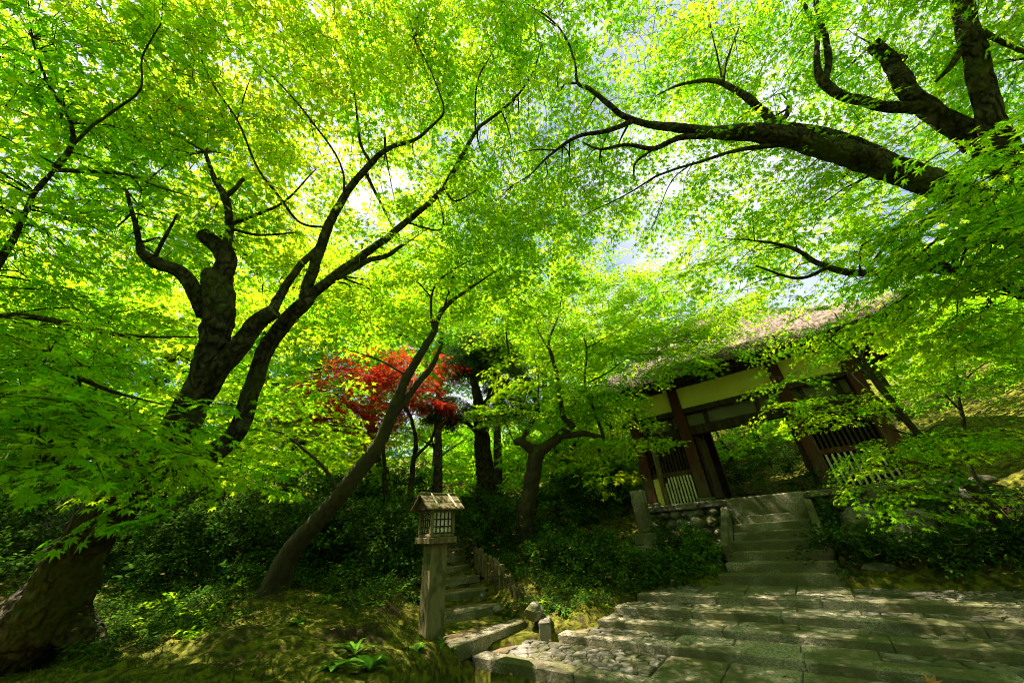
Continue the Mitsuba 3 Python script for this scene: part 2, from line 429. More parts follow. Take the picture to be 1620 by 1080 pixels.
# ------------------------------------------------------------------ stairs up to the gate
st = thing("gate_stairs", "straight flight of granite steps between sloping side slabs below the wooden gate", "stairs")
for k in range(7):
    y0, z1 = 8.42 + 0.298 * k, 0.335 + 0.15 * (k + 1)
    xa, xb = ((-1.92, -0.02) if k == 0 else (-1.80, -0.08) if k == 1 else (-1.69, -0.12) if k < 4 else (-1.64, -0.2))
    part(st, "step", rough_box((xa, y0, z1 - 0.17), (xb, y0 + 0.40, z1), 0.014, 0.006, 0.13, 40 + k), "granite", smooth=40)
for xa in (-1.80, -0.19):
    m = bar((xa + .06, 8.95, 0.78), (xa + .06, 10.32, 1.47), 0.14, 0.34, chamf=0.02)
    v, f = trimesh.remesh.subdivide_to_size(m.vertices, m.faces, 0.15, max_iter=12)
    m = trimesh.Trimesh(v, f); m.vertices += m.vertex_normals * ((meshkit.fbm(m.vertices * 6, 3, 8) - .5) * .02)[:, None]
    part(st, "side_slab", m, "granite", smooth=40)

# ------------------------------------------------------------------ narrow side path
sp = thing("path_stairs", "narrow side path of low stone-edged steps climbing left behind the wooden lantern", "stairs")
for k, p in enumerate(PATH):
    q = PATH[min(k + 1, len(PATH) - 1)]
    d = (PATH[min(k + 1, len(PATH) - 1)] - PATH[max(k - 1, 0)])[:2]
    ang = math.atan2(d[1], d[0]) if k > 1 else math.pi - (0.10 if k == 0 else 0.42)
    wid = 1.55 if k == 0 else 1.35 if k < 4 else 1.25
    c = [p[0], p[1], 0]
    if k < 2:
        m = rough_box((p[0], p[1] - wid / 2, p[2] - 0.2), (p[0] + 0.30, p[1] + wid / 2, p[2]), 0.014, 0.007, 0.14, 70 + k)
    else:
        m = rough_box((p[0], p[1] - wid / 2, p[2] - 0.2), (p[0] + 0.20, p[1] + wid / 2, p[2]), 0.014, 0.008, 0.14, 70 + k)
    part(sp, "step", rotz(m, ang, c), "granite", smooth=40)
    L = np.linalg.norm((q - p)[:2]) if k < len(PATH) - 1 else 0.8
    if L > 0.3:
        n = 14
        u, w = np.meshgrid(np.linspace(0.18, L + 0.06, n), np.linspace(-wid / 2 - .1, wid / 2 + .1, n), indexing="ij")
        P = np.column_stack([p[0] + u.ravel(), p[1] + w.ravel(), 0 * u.ravel()])
        P[:, 2] = p[2] - 0.022 + 0.035 * (meshkit.fbm(P * 5, 3, k) - 0.5)
        a = (np.arange(n - 1)[:, None] * n + np.arange(n - 1)).ravel()
        m = trimesh.Trimesh(P, np.vstack([np.stack([a, a + n, a + n + 1], 1), np.stack([a, a + n + 1, a + 1], 1)]), process=False)
        part(sp, "tread", rotz(m, ang, c), "soil", smooth=True)

# palisade of short weathered posts along the path's right side
pal = thing("palisade", "curving row of short weathered posts holding the bank beside the side path", "palisade")
line = smooth_path([at(852, 972, 5.9), at(826, 940, 6.5), at(800, 915, 7.1), at(775, 893, 7.8), at(757, 875, 8.6), at(748, 862, 9.5)], 0.2)
for k, p in enumerate(line):
    r, hgt = rng.uniform(.05, .085), rng.uniform(.14, .30) * (1.0 if k > 3 else .8)
    g = max(p[2], hz(p[0], p[1])) - 0.1
    path = np.array([[p[0], p[1], g - .25, r * 1.05], [p[0] + rng.normal(0, .01), p[1], g + hgt * .5, r], [p[0] + rng.normal(0, .025), p[1] + rng.normal(0, .02), g + hgt, r * .92], [p[0], p[1], g + hgt + .012, r * .6]])
    part(pal, "post", tube(path, 9, 0.12, k, 12), "grey_wood", smooth=50)

# ------------------------------------------------------------------ lantern
lb = at(681, 1004, 4.8)
lb[2] = max(lb[2] + .03, hz(lb[0], lb[1]))
la = thing("lantern", "moss-stained wooden garden lantern with a gabled board roof on a square stone post", "lantern")
LA = math.radians(79)
Lx, Ly = lb[0], lb[1]
Lc = (Lx, Ly, 0)


def L_(m):
    return rotz(m, LA, Lc)


z0 = lb[2]
lean = trimesh.transformations.rotation_matrix(math.radians(2.2), AHEAD * [1, 1, 0], [Lx, Ly, z0])
lparts = []


def lput(name, m, b, smooth=False, parent=None):
    m.apply_transform(trimesh.transformations.rotation_matrix(LA, [0, 0, 1], Lc))
    m.apply_transform(lean)
    return part(parent or la, name, m, b, smooth=smooth)


pm = rough_box((Lx - .135, Ly - .135, z0 - .4), (Lx + .135, Ly + .135, z0 + 1.08), .012, .005, .1, 3)
lput("post", pm, "old_post", 40)
lput("base_tray", chamfer_box((Lx - .24, Ly - .24, z0 + 1.08), (Lx + .24, Ly + .24, z0 + 1.165), .01), "grey_wood")
lput("base_sill", chamfer_box((Lx - .205, Ly - .205, z0 + 1.167), (Lx + .205, Ly + .205, z0 + 1.21), .008), "grey_wood")
zb, zt, hw = z0 + 1.21, z0 + 1.51, .185
body = lput("frame", trimesh.util.concatenate([chamfer_box((Lx + sx * hw - .024, Ly + sy * hw - .024, zb), (Lx + sx * hw + .024, Ly + sy * hw + .024, zt), .004) for sx in (-1, 1) for sy in (-1, 1)]
     + [chamfer_box((Lx - hw - .03, Ly - hw - .03, zt), (Lx + hw + .03, Ly + hw + .03, zt + .035), .006)]), "grey_wood")
for ax in (0, 1):
    for s in (-1, 1):
        bars_, c = [], hw - .004
        for t in (-.105, -.035, .035, .105):
            lo, hi = [0, 0, zb + .02], [0, 0, zt]
            o = 1 - ax
            lo[ax], hi[ax] = s * c - .008, s * c + .008
            lo[o], hi[o] = t - .0085, t + .0085
            bars_.append(chamfer_box(np.array(lo) + [Lx, Ly, 0], np.array(hi) + [Lx, Ly, 0], .002))
        for zz in (zb + .012, zb + .1, zb + .2):
            lo, hi = [0, 0, zz - .0085], [0, 0, zz + .0085]
            o = 1 - ax
            lo[ax], hi[ax] = s * c - .0095, s * c + .0065
            lo[o], hi[o] = -hw + .024, hw - .024
            bars_.append(chamfer_box(np.array(lo) + [Lx, Ly, 0], np.array(hi) + [Lx, Ly, 0], .002))
        lput("lattice", trimesh.util.concatenate(bars_), "dark_wood")
        lo, hi = [0, 0, zb + .002], [0, 0, zt - .002]
        lo[ax], hi[ax] = s * (c - .016) - .002, s * (c - .016) + .002
        lo[o], hi[o] = -hw + .026, hw - .026
        lput("paper_pane", chamfer_box(np.array(lo) + [Lx, Ly, 0], np.array(hi) + [Lx, Ly, 0], .0005), "paper")
# roof: ridge along local x, two boards a side, battens
zr, ze, ov, ln = zt + .245, zt + .03, .30, .33
for s in (-1, 1):
    for q, (t0, t1, lift) in enumerate(((0.0, 0.56, .012), (0.5, 1.0, 0.0))):
        a, b = np.array([0, s * ov * t0, zr + (ze - zr) * t0 + lift]), np.array([0, s * ov * t1, zr + (ze - zr) * t1 + lift])
        m = bar(a, b, 2 * ln, .018, up=(1, 0, 0)) if False else trimesh.convex.convex_hull(np.array([[x * ln, y, z + dz] for x in (-1, 1) for (y, z) in ((a[1], a[2]), (b[1], b[2])) for dz in (0, .02)]))
        m.apply_translation([Lx, Ly, 0])
        lput("roof_board", m, "grey_wood")
    for x in (-.14, .17):
        m = bar((x, s * .005, zr + .045), (x, s * (ov + .01), ze + .036), .028, .022, up=(0, 0, 1))
        m.apply_translation([Lx, Ly, 0])
        lput("roof_batten", m, "pale_wood")
for x in (-.27, .27):
    m = trimesh.creation.extrude_polygon(shapely.Polygon([(-.26, 0), (.26, 0), (0, .185)]), .018)
    m.apply_transform(np.array([[0, 0, 1, x - .009], [1, 0, 0, 0], [0, 1, 0, ze + .01], [0, 0, 0, 1.]]))
    m.apply_translation([Lx, Ly, 0])
    lput("gable_board", m, "dark_wood")
m = chamfer_box((-ln, -.028, zr + .012), (ln, .028, zr + .05), .006); m.apply_translation([Lx, Ly, 0])
lput("ridge_board", m, "grey_wood")

# ------------------------------------------------------------------ the gate
gate = thing("temple_gate", "old wooden temple gate with yellow plaster band, red pillars and thatched roof", "gate")
FZ, GC, YF, YB = 1.77, -0.95, 11.3, 14.9
PX = [-3.7, -2.28, 0.38, 1.8]
part(gate, "floor", rough_box((-3.95, 10.62, 1.35), (2.05, 15.3, FZ), .02, .006, .4, 5), "granite", smooth=40)
part(gate, "threshold_stone", rough_box((-1.68, 10.36, 1.3), (-0.16, 10.61, FZ + .003), .02, .006, .16, 6), "granite", smooth=40)
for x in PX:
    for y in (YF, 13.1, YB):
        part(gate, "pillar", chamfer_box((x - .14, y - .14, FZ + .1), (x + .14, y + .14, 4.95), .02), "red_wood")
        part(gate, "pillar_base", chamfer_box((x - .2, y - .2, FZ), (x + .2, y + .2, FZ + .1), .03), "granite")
for y in (YF, 13.1, YB):
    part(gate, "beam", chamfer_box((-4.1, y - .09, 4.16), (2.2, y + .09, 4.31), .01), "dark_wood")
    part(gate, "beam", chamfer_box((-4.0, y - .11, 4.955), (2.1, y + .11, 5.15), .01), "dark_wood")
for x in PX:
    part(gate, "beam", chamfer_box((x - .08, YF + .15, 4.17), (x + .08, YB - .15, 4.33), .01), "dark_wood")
for a, b in zip(PX[:-1], PX[1:]):
    if a == PX[0]:
        s = shapely.Polygon([(a + .142, 4.313), (b - .142, 4.313), (b - .142, 4.95), (a + .55, 4.95), (a + .32, 4.86), (a + .142, 4.70)])
    else:
        s = shapely.box(a + .142, 4.313, b - .142, 4.952)
    for y in (YF, YB):
        m = trimesh.creation.extrude_polygon(s, .07)
        m.apply_transform(np.array([[1, 0, 0, 0], [0, 0, -1, y + .035], [0, 1, 0, 0], [0, 0, 0, 1.]]))
        part(gate, "plaster_panel", m, "plaster")
    # lower strip of grey plaster with struts, then the lintel
    part(gate, "plaster_strip", chamfer_box((a + .142, YF + .20, 3.82), (b - .142, YF + .26, 4.158), .002), "grey_plaster")
    for t in (0.25, 0.75):
        xs = a + (b - a) * t
        part(gate, "strut", chamfer_box((xs - .06, YF + .13, 3.82), (xs + .06, YF + .198, 4.158), .005), "dark_wood")
part(gate, "lintel", chamfer_box((-3.84, YF + .145, 3.56), (1.94, YF + .33, 3.818), .01), "dark_wood")
for (a, b) in ((PX[0], PX[1]), (PX[2], PX[3])):
    left = a == PX[0]
    # guardian chambers: board walls, upper lattice, red rail and low pale fence
    part(gate, "chamber_wall", chamfer_box((a + .14, 13.05, FZ), (b - .14, 13.12, 4.15), .004), "dark_wood")
    xo = a if left else b
    part(gate, "side_wall", chamfer_box((xo - .04, YF + .14, FZ), (xo + .04, YB - .14, 4.15), .004), "dark_wood")
    part(gate, "rail", chamfer_box((a + .142, YF - .03, 2.50), (b - .142, YF + .05, 2.63), .006), "red_wood")
    for k in range(11):
        xs = a + .22 + (b - a - .44) * k / 10
        part(gate, "lattice_slat", chamfer_box((xs - .022, YF + .02, 2.632), (xs + .022, YF + .06, 3.56), .003), "dark_wood")
    xa = a + .52 if left else a + .2
    nf = 9 if left else 10
    for k in range(nf):
        xs = xa + (b - .2 - xa) * k / (nf - 1)
        top = 2.49 - (.14 if rng.random() < .2 else 0)
        part(gate, "fence_slat", chamfer_box((xs - .022, YF - .10, FZ + .02), (xs + .022, YF - .07, top), .003), "pale_wood")
    part(gate, "fence_rail", chamfer_box((xa - .05, YF - .068, 1.98), (b - .15, YF - .03, 2.05), .004), "dark_wood")
    part(gate, "fence_rail", chamfer_box((xa - .05, YF - .068, 2.35), (b - .15, YF - .032, 2.42), .004), "dark_wood")
    if left:
        part(gate, "plaster_panel", chamfer_box((a + .145, YF - .03, FZ + .02), (a + .33, YF + .03, 2.498), .003), "plaster")
        part(gate, "side_post", chamfer_box((a + .33, YF - .11, FZ), (a + .46, YF + .05, 3.55), .01), "grey_wood")
for s, x in ((-1, -2.28 + .17), (1, .38 - .17)):
    d = thing_door = part(gate, "door", chamfer_box((x - .035, YF + .36, FZ + .06), (x + .035, YF + 1.55, 3.55), .004), "dark_wood")
    for k in range(4):
        yy = YF + .37 + k * .295
        part(d, "plank", chamfer_box((x - s * .036 - .012, yy, FZ + .08), (x - s * .036 + .012, yy + .285, 3.53), .004), "red_wood")
# eaves: rafters
EZ, EX0, EX1, EY0, EY1 = 4.86, -4.95, 3.25, 10.05, 16.15
for k in range(24):
    x = -4.3 + (6.6) * k / 23
    for (ya, yb) in ((EY0 + .22, YF + .3), (EY1 - .22, YB - .3)):
        part(gate, "rafter", bar((x, ya, 4.93), (x, yb, 5.33), .075, .09, chamf=.006), "dark_wood")
for k in range(18):
    y = 10.9 + 4.4 * k / 17
    for (xa, xb) in ((EX0 + .22, -3.5), (EX1 - .22, 1.6)):
        part(gate, "rafter", bar((xa, y, 4.93), (xb, y, 5.38), .075, .09, chamf=.006), "dark_wood")
for s in (1,):
    y = 10.0
for y, z in ((10.55, 5.02), (15.65, 5.02)):
    part(gate, "eave_beam", chamfer_box((-4.4, y - .06, z - .09), (2.7, y + .06, z + .0), .006), "dark_wood")
for x in (-4.45, 2.75):
    part(gate, "eave_beam", chamfer_box((x - .06, 10.4, 4.93), (x + .06, 15.8, 5.02), .006), "dark_wood")
# side gable wall boards over the chambers
for x in (-3.7, 1.8):
    for k in range(5):
        z = 4.33 + k * .125
        part(gate, "wall_board", chamfer_box((x - .03, YF + .15, z), (x + .03, YB - .15, z + .12), .006), "dark_wood")
# thatched roof: hipped with a short ridge, thick rounded eaves
RX0, RX1, RZ = -2.55, 0.72, 7.55


def roof_z(x, y):
    tx = np.minimum((x - EX0) / (RX0 - EX0), (EX1 - x) / (EX1 - RX1))
    ty = np.minimum((y - EY0) / (13.1 - EY0), (EY1 - y) / (EY1 - 13.1))
    t = np.clip(np.minimum(tx, ty), 0, 1)
    return t


nu, nv = 120, 90
u, v = np.meshgrid(np.linspace(EX0, EX1, nu), np.linspace(EY0, EY1, nv), indexing="ij")
t = roof_z(u, v)
corner = (np.abs(u - (EX0 + EX1) / 2) / ((EX1 - EX0) / 2))**4 * 0.16 * (1 - t) + (np.abs(v - 13.1) / 3.05)**4 * 0.10 * (1 - t)
ztop = EZ + 0.30 + (RZ - EZ - 0.3) * (0.78 * t + 0.22 * t**2) + corner + 0.05 * (meshkit.fbm(np.stack([u, v, 0 * u], -1) * 3, 3, 4) - .5)
edge = ss(0, 0.05, t)
ztop = ztop - (1 - edge) * 0.12
zbot = EZ + 0.02 + corner + t * 1.75
top = np.column_stack([u.ravel(), v.ravel(), ztop.ravel()]); bot = np.column_stack([u.ravel(), v.ravel(), zbot.ravel()])
a = (np.arange(nu - 1)[:, None] * nv + np.arange(nv - 1)).ravel()
ft = np.vstack([np.stack([a, a + nv, a + nv + 1], 1), np.stack([a, a + nv + 1, a + 1], 1)])
bd = np.concatenate([np.arange(0, nu) * nv, (nu - 1) * nv + np.arange(1, nv), (np.arange(nu - 2, -1, -1)) * nv + nv - 1, np.arange(nv - 2, 0, -1)])
nb = np.roll(bd, -1); N = nu * nv
fr = np.vstack([np.stack([bd, bd + N, nb + N], 1), np.stack([bd, nb + N, nb], 1)])
roof = part(gate, "roof", (np.vstack([top, bot]), np.vstack([ft, ft[:, ::-1] + N, fr])), "thatch", smooth=50)
part(roof, "ridge_cover", trimesh.creation.extrude_polygon(shapely.Polygon([(-.42, -.30), (.42, -.30), (.22, .12), (-.22, .12)]), RX1 - RX0 + .5).apply_transform(np.array([[0, 0, 1, RX0 - .25], [1, 0, 0, 13.1], [0, 1, 0, RZ + .02], [0, 0, 0, 1.]])), "thatch")
for q, (yo, zo, r) in enumerate(((0, .27, .12), (-.18, .17, .075), (.18, .17, .075))):
    part(roof, "ridge_tile", tube(np.array([[RX0 - .35, 13.1 + yo, RZ + zo, r], [RX1 + .32, 13.1 + yo, RZ + zo, r]]), 12), "roof_tile", smooth=40)
for x in (RX0 - .33, GC, RX1 + .3):
    part(roof, "ridge_end", tube(np.array([[x - .06, 13.1, RZ + .27, .17], [x + .06, 13.1, RZ + .27, .17]]), 14), "roof_tile", smooth=40)

# ------------------------------------------------------------------ retaining walls of round stones
wall = thing("retaining_wall", "dry stone retaining wall of rounded mossy stones left of the gate stairs", "wall", kind="thing")


def stone_face(parent, x0, x1, y, z0, z1, size, seed):
    g = np.random.default_rng(seed)
    z, row = z0, 0
    while z < z1 - .05:
        hgt = min(size * g.uniform(.75, 1.05), max(z1 - z, .1))
        x = x0 - g.uniform(0, .15)
        while x < x1:
            w = size * g.uniform(.8, 1.6)
            c = (x + w / 2, y + g.uniform(-.03, .05), z + hgt / 2)
            part(parent, "stone", boulder(c, (w * .56, .17, hgt * .58), int(g.integers(1e6)), 2, .2), "rock", smooth=True)
            x += w
        z += hgt * .92; row += 1


stone_face(wall, -3.9, -1.75, 10.46, 0.5, 1.62, .3, 11)
for k in range(4):
    part(wall, "cap_stone", rough_box((-3.95 + k * .545, 10.3, 1.62), (-3.41 + k * .545, 10.66, 1.775), .03, .012, .14, 90 + k), "rock", smooth=40)
wall2 = thing("retaining_wall", "low stone retaining wall of larger rocks under the gate's right bay", "wall", kind="thing")
stone_face(wall2, 0.0, 2.3, 10.45, 0.6, 1.72, .42, 12)
part(wall, "backing", chamfer_box((-3.9, 10.52, .2), (-1.7, 10.62, 1.74)), "soil")
part(wall2, "backing", chamfer_box((-.1, 10.52, .2), (2.2, 10.62, 1.74)), "soil")

# stone marker post beside the wall
stele = thing("stone_marker", "tall square stone marker post on a stepped base left of the stone wall", "stone marker")
sp_ = aty(1023, 842, 9.55)
zb_ = sp_[2]
part(stele, "shaft", rough_box((sp_[0] - .16, 9.55 - .13, zb_), (sp_[0] + .16, 9.55 + .13, zb_ + .95), .02, .008, .12, 33), "granite", smooth=40)
part(stele, "base_block", rough_box((sp_[0] - .27, 9.55 - .24, zb_ - .25), (sp_[0] + .27, 9.55 + .24, zb_ - .002), .02, .008, .14, 34), "granite", smooth=40)
part(stele, "base_block", rough_box((sp_[0] - .38, 9.55 - .34, zb_ - .6), (sp_[0] + .38, 9.55 + .34, zb_ - .252), .02, .008, .16, 35), "granite", smooth=40)

# weathered slat fence on the slope and a low tiled garden wall behind the hedge, both at the far left
fen = thing("slat_fence", "pale slat fence half hidden by leaves at the far left edge", "fence")
fa, fb = at(-190, 712, 7.6), at(30, 690, 8.4)
nsl = 26
for k in range(nsl):
    p = fa + (fb - fa) * k / (nsl - 1)
    zt = p[2] + .30
    part(fen, "slat", chamfer_box((p[0] - .035, p[1] - .012, hz(p[0], p[1]) - .1), (p[0] + .035, p[1] + .012, zt), .005), "pale_wood")
for dz in (.12, -.55):
    part(fen, "rail", bar(fa + [0, .04, dz], fb + [0, .04, dz], .04, .07), "grey_wood")
gw = thing("garden_wall", "low grey plastered garden wall with tiled coping in the shade behind the hedge", "wall", kind="thing")
wa, wb = at(-180, 850, 8.2), at(150, 806, 9.6)
za_ = min(hz(wa[0], wa[1]), hz(wb[0], wb[1])) - .3
wa, wb = np.array([wa[0], wa[1], 0]), np.array([wb[0], wb[1], 0])
zt = max(hz(wa[0], wa[1]), hz(wb[0], wb[1])) + .75
part(gw, "wall", bar(wa + [0, 0, (za_ + zt) / 2], wb + [0, 0, (za_ + zt) / 2], .22, zt - za_), "grey_plaster")
wd = (wb - wa) / np.linalg.norm(wb - wa); wn = np.array([-wd[1], wd[0], 0])
for k in range(int(np.linalg.norm(wb - wa) / .17)):
    for s_ in (-1, 1):
        p = wa + wd * (.08 + .17 * k) + [0, 0, zt + .12]
        part(gw, "coping_tile", tube(np.array([[*p, .075], [*(p + wn * s_ * .24 - [0, 0, .10]), .08]]), 8), "roof_tile", smooth=50)
# boulders
BO = [((1370, 835), 9.5, (.34, .3, .36), "dark angular boulder at the top of the rock group right of the stairs"),
      ((1415, 852), 9.15, (.38, .22, .20), "long low boulder in front of the darker rocks right of the stairs"),
      ((1455, 838), 9.4, (.38, .3, .34), "grey rounded boulder catching sun right of the stairs"),
      ((1505, 845), 9.5, (.3, .25, .26), "small pale boulder at the right end of the rock group"),
      ((1345, 855), 9.2, (.22, .2, .16), "small boulder next to the right edge of the stairs"),
      ((1395, 905), 8.75, (.26, .18, .13), "flat pale stone among the ground plants right of the stairs"),
      ((1560, 855), 9.3, (.3, .25, .18), "mossy boulder at the foot of the slim leaning maple"),
      ((1475, 915), 8.7, (.2, .15, .11), "little stone at the right edge of the broad steps")]
for (px, wy, r, lab) in BO:
    c = aty(*px, wy)
    b = thing("boulder", lab, "boulder")
    scene[b] = ply(boulder(c, r, 200 + len(b) + int(px[0]), 4, .3), "rock", smooth=35)
for px, D, r, lab in [((845, 966), 5.8, (.2, .15, .13), "pale flat-topped stone at the lower end of the palisade"), ((920, 1003), 5.9, (.22, .17, .17), "mossy round stone on the left edge of the broad steps"), ((945, 992), 6.3, (.17, .14, .13), "pale small stone on the left edge of the broad steps"),
                      ((975, 905), 7.6, (.12, .12, .24), "upright mossy rock among the shrubs left of the broad steps"), ((895, 1000), 5.75, (.13, .12, .1), "small rounded stone beside the mossy edge stone"),
                      ((765, 942), 6.9, (.09, .08, .08), "round cobble lying on the side path below the palisade"), ((788, 962), 6.3, (.1, .07, .06), "flat cobble lying beside the side path")]:
    b = thing("rock", lab, "rock")
    scene[b] = ply(boulder(at(*px, D), r, 300 + int(px[0]), 3, .28), "rock", smooth=35)

kb = at(864, 1000, 5.55)
kerb = thing("kerb_stone", "dark upright kerb stone where the side path meets the pavement", "kerb stone")
scene[kerb] = ply(rotz(rough_box((kb[0] - .09, kb[1] - .2, -.1), (kb[0] + .09, kb[1] + .2, .22), .02, .012, .08, 77), .5, [kb[0], kb[1], 0]), "rock", smooth=40)
# ------------------------------------------------------------------ leaves


def leaf_shape(kind, g, size):
    """(vertices, faces) of one leaf, its stalk end at the origin, growing along +x."""
    if kind == "oval":
        L, w = size, size * .42
        v = np.array([[0, 0, 0], [.35 * L, w / 2, .02 * L], [.75 * L, w * .36, .0], [L, 0, -.06 * L], [.75 * L, -w * .36, 0], [.35 * L, -w / 2, .02 * L]])
        return v, np.array([[0, 5, 1], [1, 5, 4], [1, 4, 2], [2, 4, 3]])
    if kind == "needle":
        L, w = size, size * .12
        return np.array([[0, -w / 2, 0], [L, 0, -.1 * L], [0, w / 2, 0]]), np.array([[0, 1, 2]])
    lob = {"near": ([0, 38, 78, 122], [1, .92, .72, .40]), "mid": ([0, 45, 92], [1, .86, .55]), "far": ([0, 62], [1, .8])}[kind]
    tips = [(-a, l) for a, l in zip(lob[0][:0:-1], lob[1][:0:-1])] + [(a, l) for a, l in zip(*lob)]
    rim = []
    for q, (a, l) in enumerate(tips):
        rim.append((a, l))
        if q < len(tips) - 1:
            rim.append(((a + tips[q + 1][0]) / 2, (.46 if kind != "far" else .5) * (l + tips[q + 1][1]) / 2))
    e = 22
    rim = [(tips[0][0] - e, .16)] + rim + [(tips[-1][0] + e, .16)]
    v = [[0.0, 0, 0]]
    for a, l in rim:
        t = math.radians(a)
        v.append([l * math.cos(t) + 0.0, l * math.sin(t), -.22 * l * l + (.05 if l < .5 else 0)])
    v = np.array(v) * size * .62
    n = len(v)
    return v, np.array([[0, q, q + 1] for q in range(1, n - 1)])


def euler(a, b, c):
    ca, sa, cb, sb, cc, sc = math.cos(a), math.sin(a), math.cos(b), math.sin(b), math.cos(c), math.sin(c)
    return np.array([[ca, -sa, 0], [sa, ca, 0], [0, 0, 1]]) @ np.array([[cb, 0, sb], [0, 1, 0], [-sb, 0, cb]]) @ np.array([[1, 0, 0], [0, cc, -sc], [0, sc, cc]])


def make_spray(kind, n_leaves, length, size, col, var, seed, bushy=0.0):
    g = np.random.default_rng(seed)
    vs, fs, cs, o = [], [], [], 0
    twigs = [(np.zeros(3), np.array([1.0, 0, 0]), length)]
    for q in range(4):
        s = 1 if q % 2 else -1
        t = .15 + .18 * q
        a = s * g.uniform(.6, .95)
        el = g.normal(0, .15) + bushy * g.uniform(-.3, 1)
        twigs.append((np.array([t * length, 0, -.05 * t]), np.array([math.cos(a) * math.cos(el), math.sin(a) * math.cos(el), math.sin(el)]), length * (.62 - .08 * q)))
    tot = sum(t[2] for t in twigs)
    for b, d, L in twigs:
        e = b + d * L + np.array([0, 0, -.12 * L])
        for w in (np.array([0, 0, .0035]), np.array([-d[1], d[0], 0]) * .0035):
            vs.append(np.array([b - w, b + w, e + w * .4, e - w * .4])); fs.append(np.array([(0, 1, 2), (0, 2, 3)]) + o); o += 4
            cs.append(np.tile([.05, .03, .02], (4, 1)))
    for b, d, L in twigs:
        m = max(2, int(round(n_leaves * L / tot)))
        for q in range(m):
            t = (q + .6) / m
            p = b + d * L * t + np.array([0, 0, -.12 * L * t * t])
            side = (1 if q % 2 else -1) if q < m - 1 else 0
            az = math.atan2(d[1], d[0]) + side * g.uniform(.6, 1.25) + g.normal(0, .15)
            v, f = leaf_shape(kind, g, size * g.uniform(.7, 1.15))
            M = euler(az, g.normal(.28, .25), g.normal(0, .32 + bushy * .4))
            p = p + M[:, 0] * size * .25 + g.normal(0, .012, 3) + [0, 0, g.normal(0, bushy * .05)]
            vs.append(v @ M.T + p); fs.append(f + o); o += len(v)
            k = g.normal(0, var)
            c = np.clip(np.array(col) * (1 + k) + np.array([.10, .0, 0]) * col[0] * g.normal(0, .7), .003, .95)
            cs.append(np.tile(c, (len(v), 1)))
    return np.vstack(vs), np.vstack(fs), np.vstack(cs)


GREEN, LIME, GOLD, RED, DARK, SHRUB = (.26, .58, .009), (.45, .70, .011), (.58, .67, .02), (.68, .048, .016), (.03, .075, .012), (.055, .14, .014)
SPRAYS = {}


def spray_set(name, kind, n, length, size, cols, bsdf="leaf", bushy=0.0, var=.16, each=3):
    out = []
    for ci, col in enumerate(cols):
        for q in range(each):
            v, f, c = make_spray(kind, n, length, size, col, var, 1000 + 100 * ci + q + 7 * len(SPRAYS), bushy)
            gid = f"spray_{name}_{ci}_{q}"
            scene[gid] = {"type": "shapegroup", "leaves": ply((v, f), bsdf, color=c)}
            out.append(gid)
    SPRAYS[name] = out


spray_set("green_near", "near", 24, .55, .125, [GREEN, LIME])
spray_set("green", "mid", 24, .60, .135, [GREEN, LIME])
spray_set("lime", "mid", 24, .60, .135, [LIME, LIME, GREEN], var=.11)
spray_set("gold", "mid", 24, .62, .145, [GOLD, LIME])
spray_set("small", "mid", 30, .60, .115, [GREEN, LIME])
spray_set("far", "far", 26, 1.1, .26, [GREEN, LIME])
spray_set("far_gold", "far", 26, 1.1, .26, [GOLD, LIME])
spray_set("red", "mid", 26, .65, .15, [RED, (.55, .06, .03), (.42, .11, .03)], each=2)
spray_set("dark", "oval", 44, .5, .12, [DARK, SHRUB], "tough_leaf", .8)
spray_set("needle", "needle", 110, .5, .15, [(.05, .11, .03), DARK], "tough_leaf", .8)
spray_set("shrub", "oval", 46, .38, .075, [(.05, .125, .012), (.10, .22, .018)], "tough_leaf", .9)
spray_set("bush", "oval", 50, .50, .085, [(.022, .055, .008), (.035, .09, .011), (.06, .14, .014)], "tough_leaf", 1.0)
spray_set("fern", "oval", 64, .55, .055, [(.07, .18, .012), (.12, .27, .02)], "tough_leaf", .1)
n_sprays = {}


def put_spray(parent, kinds, p, az, pitch, roll, s, g, holder="crown"):
    gid = kinds[int(g.integers(len(kinds)))]
    M = np.eye(4); M[:3, :3] = euler(az, pitch, roll) * s; M[:3, 3] = p
    k = f"{parent}__{holder}"
    n_sprays[k] = n_sprays.get(k, 0) + 1
    scene[f"{k}__{n_sprays[k]:04d}"] = {"type": "instance", "to_world": T(M), "g": {"type": "ref", "id": gid}}
    labels.setdefault(k, {"kind": "stuff"})


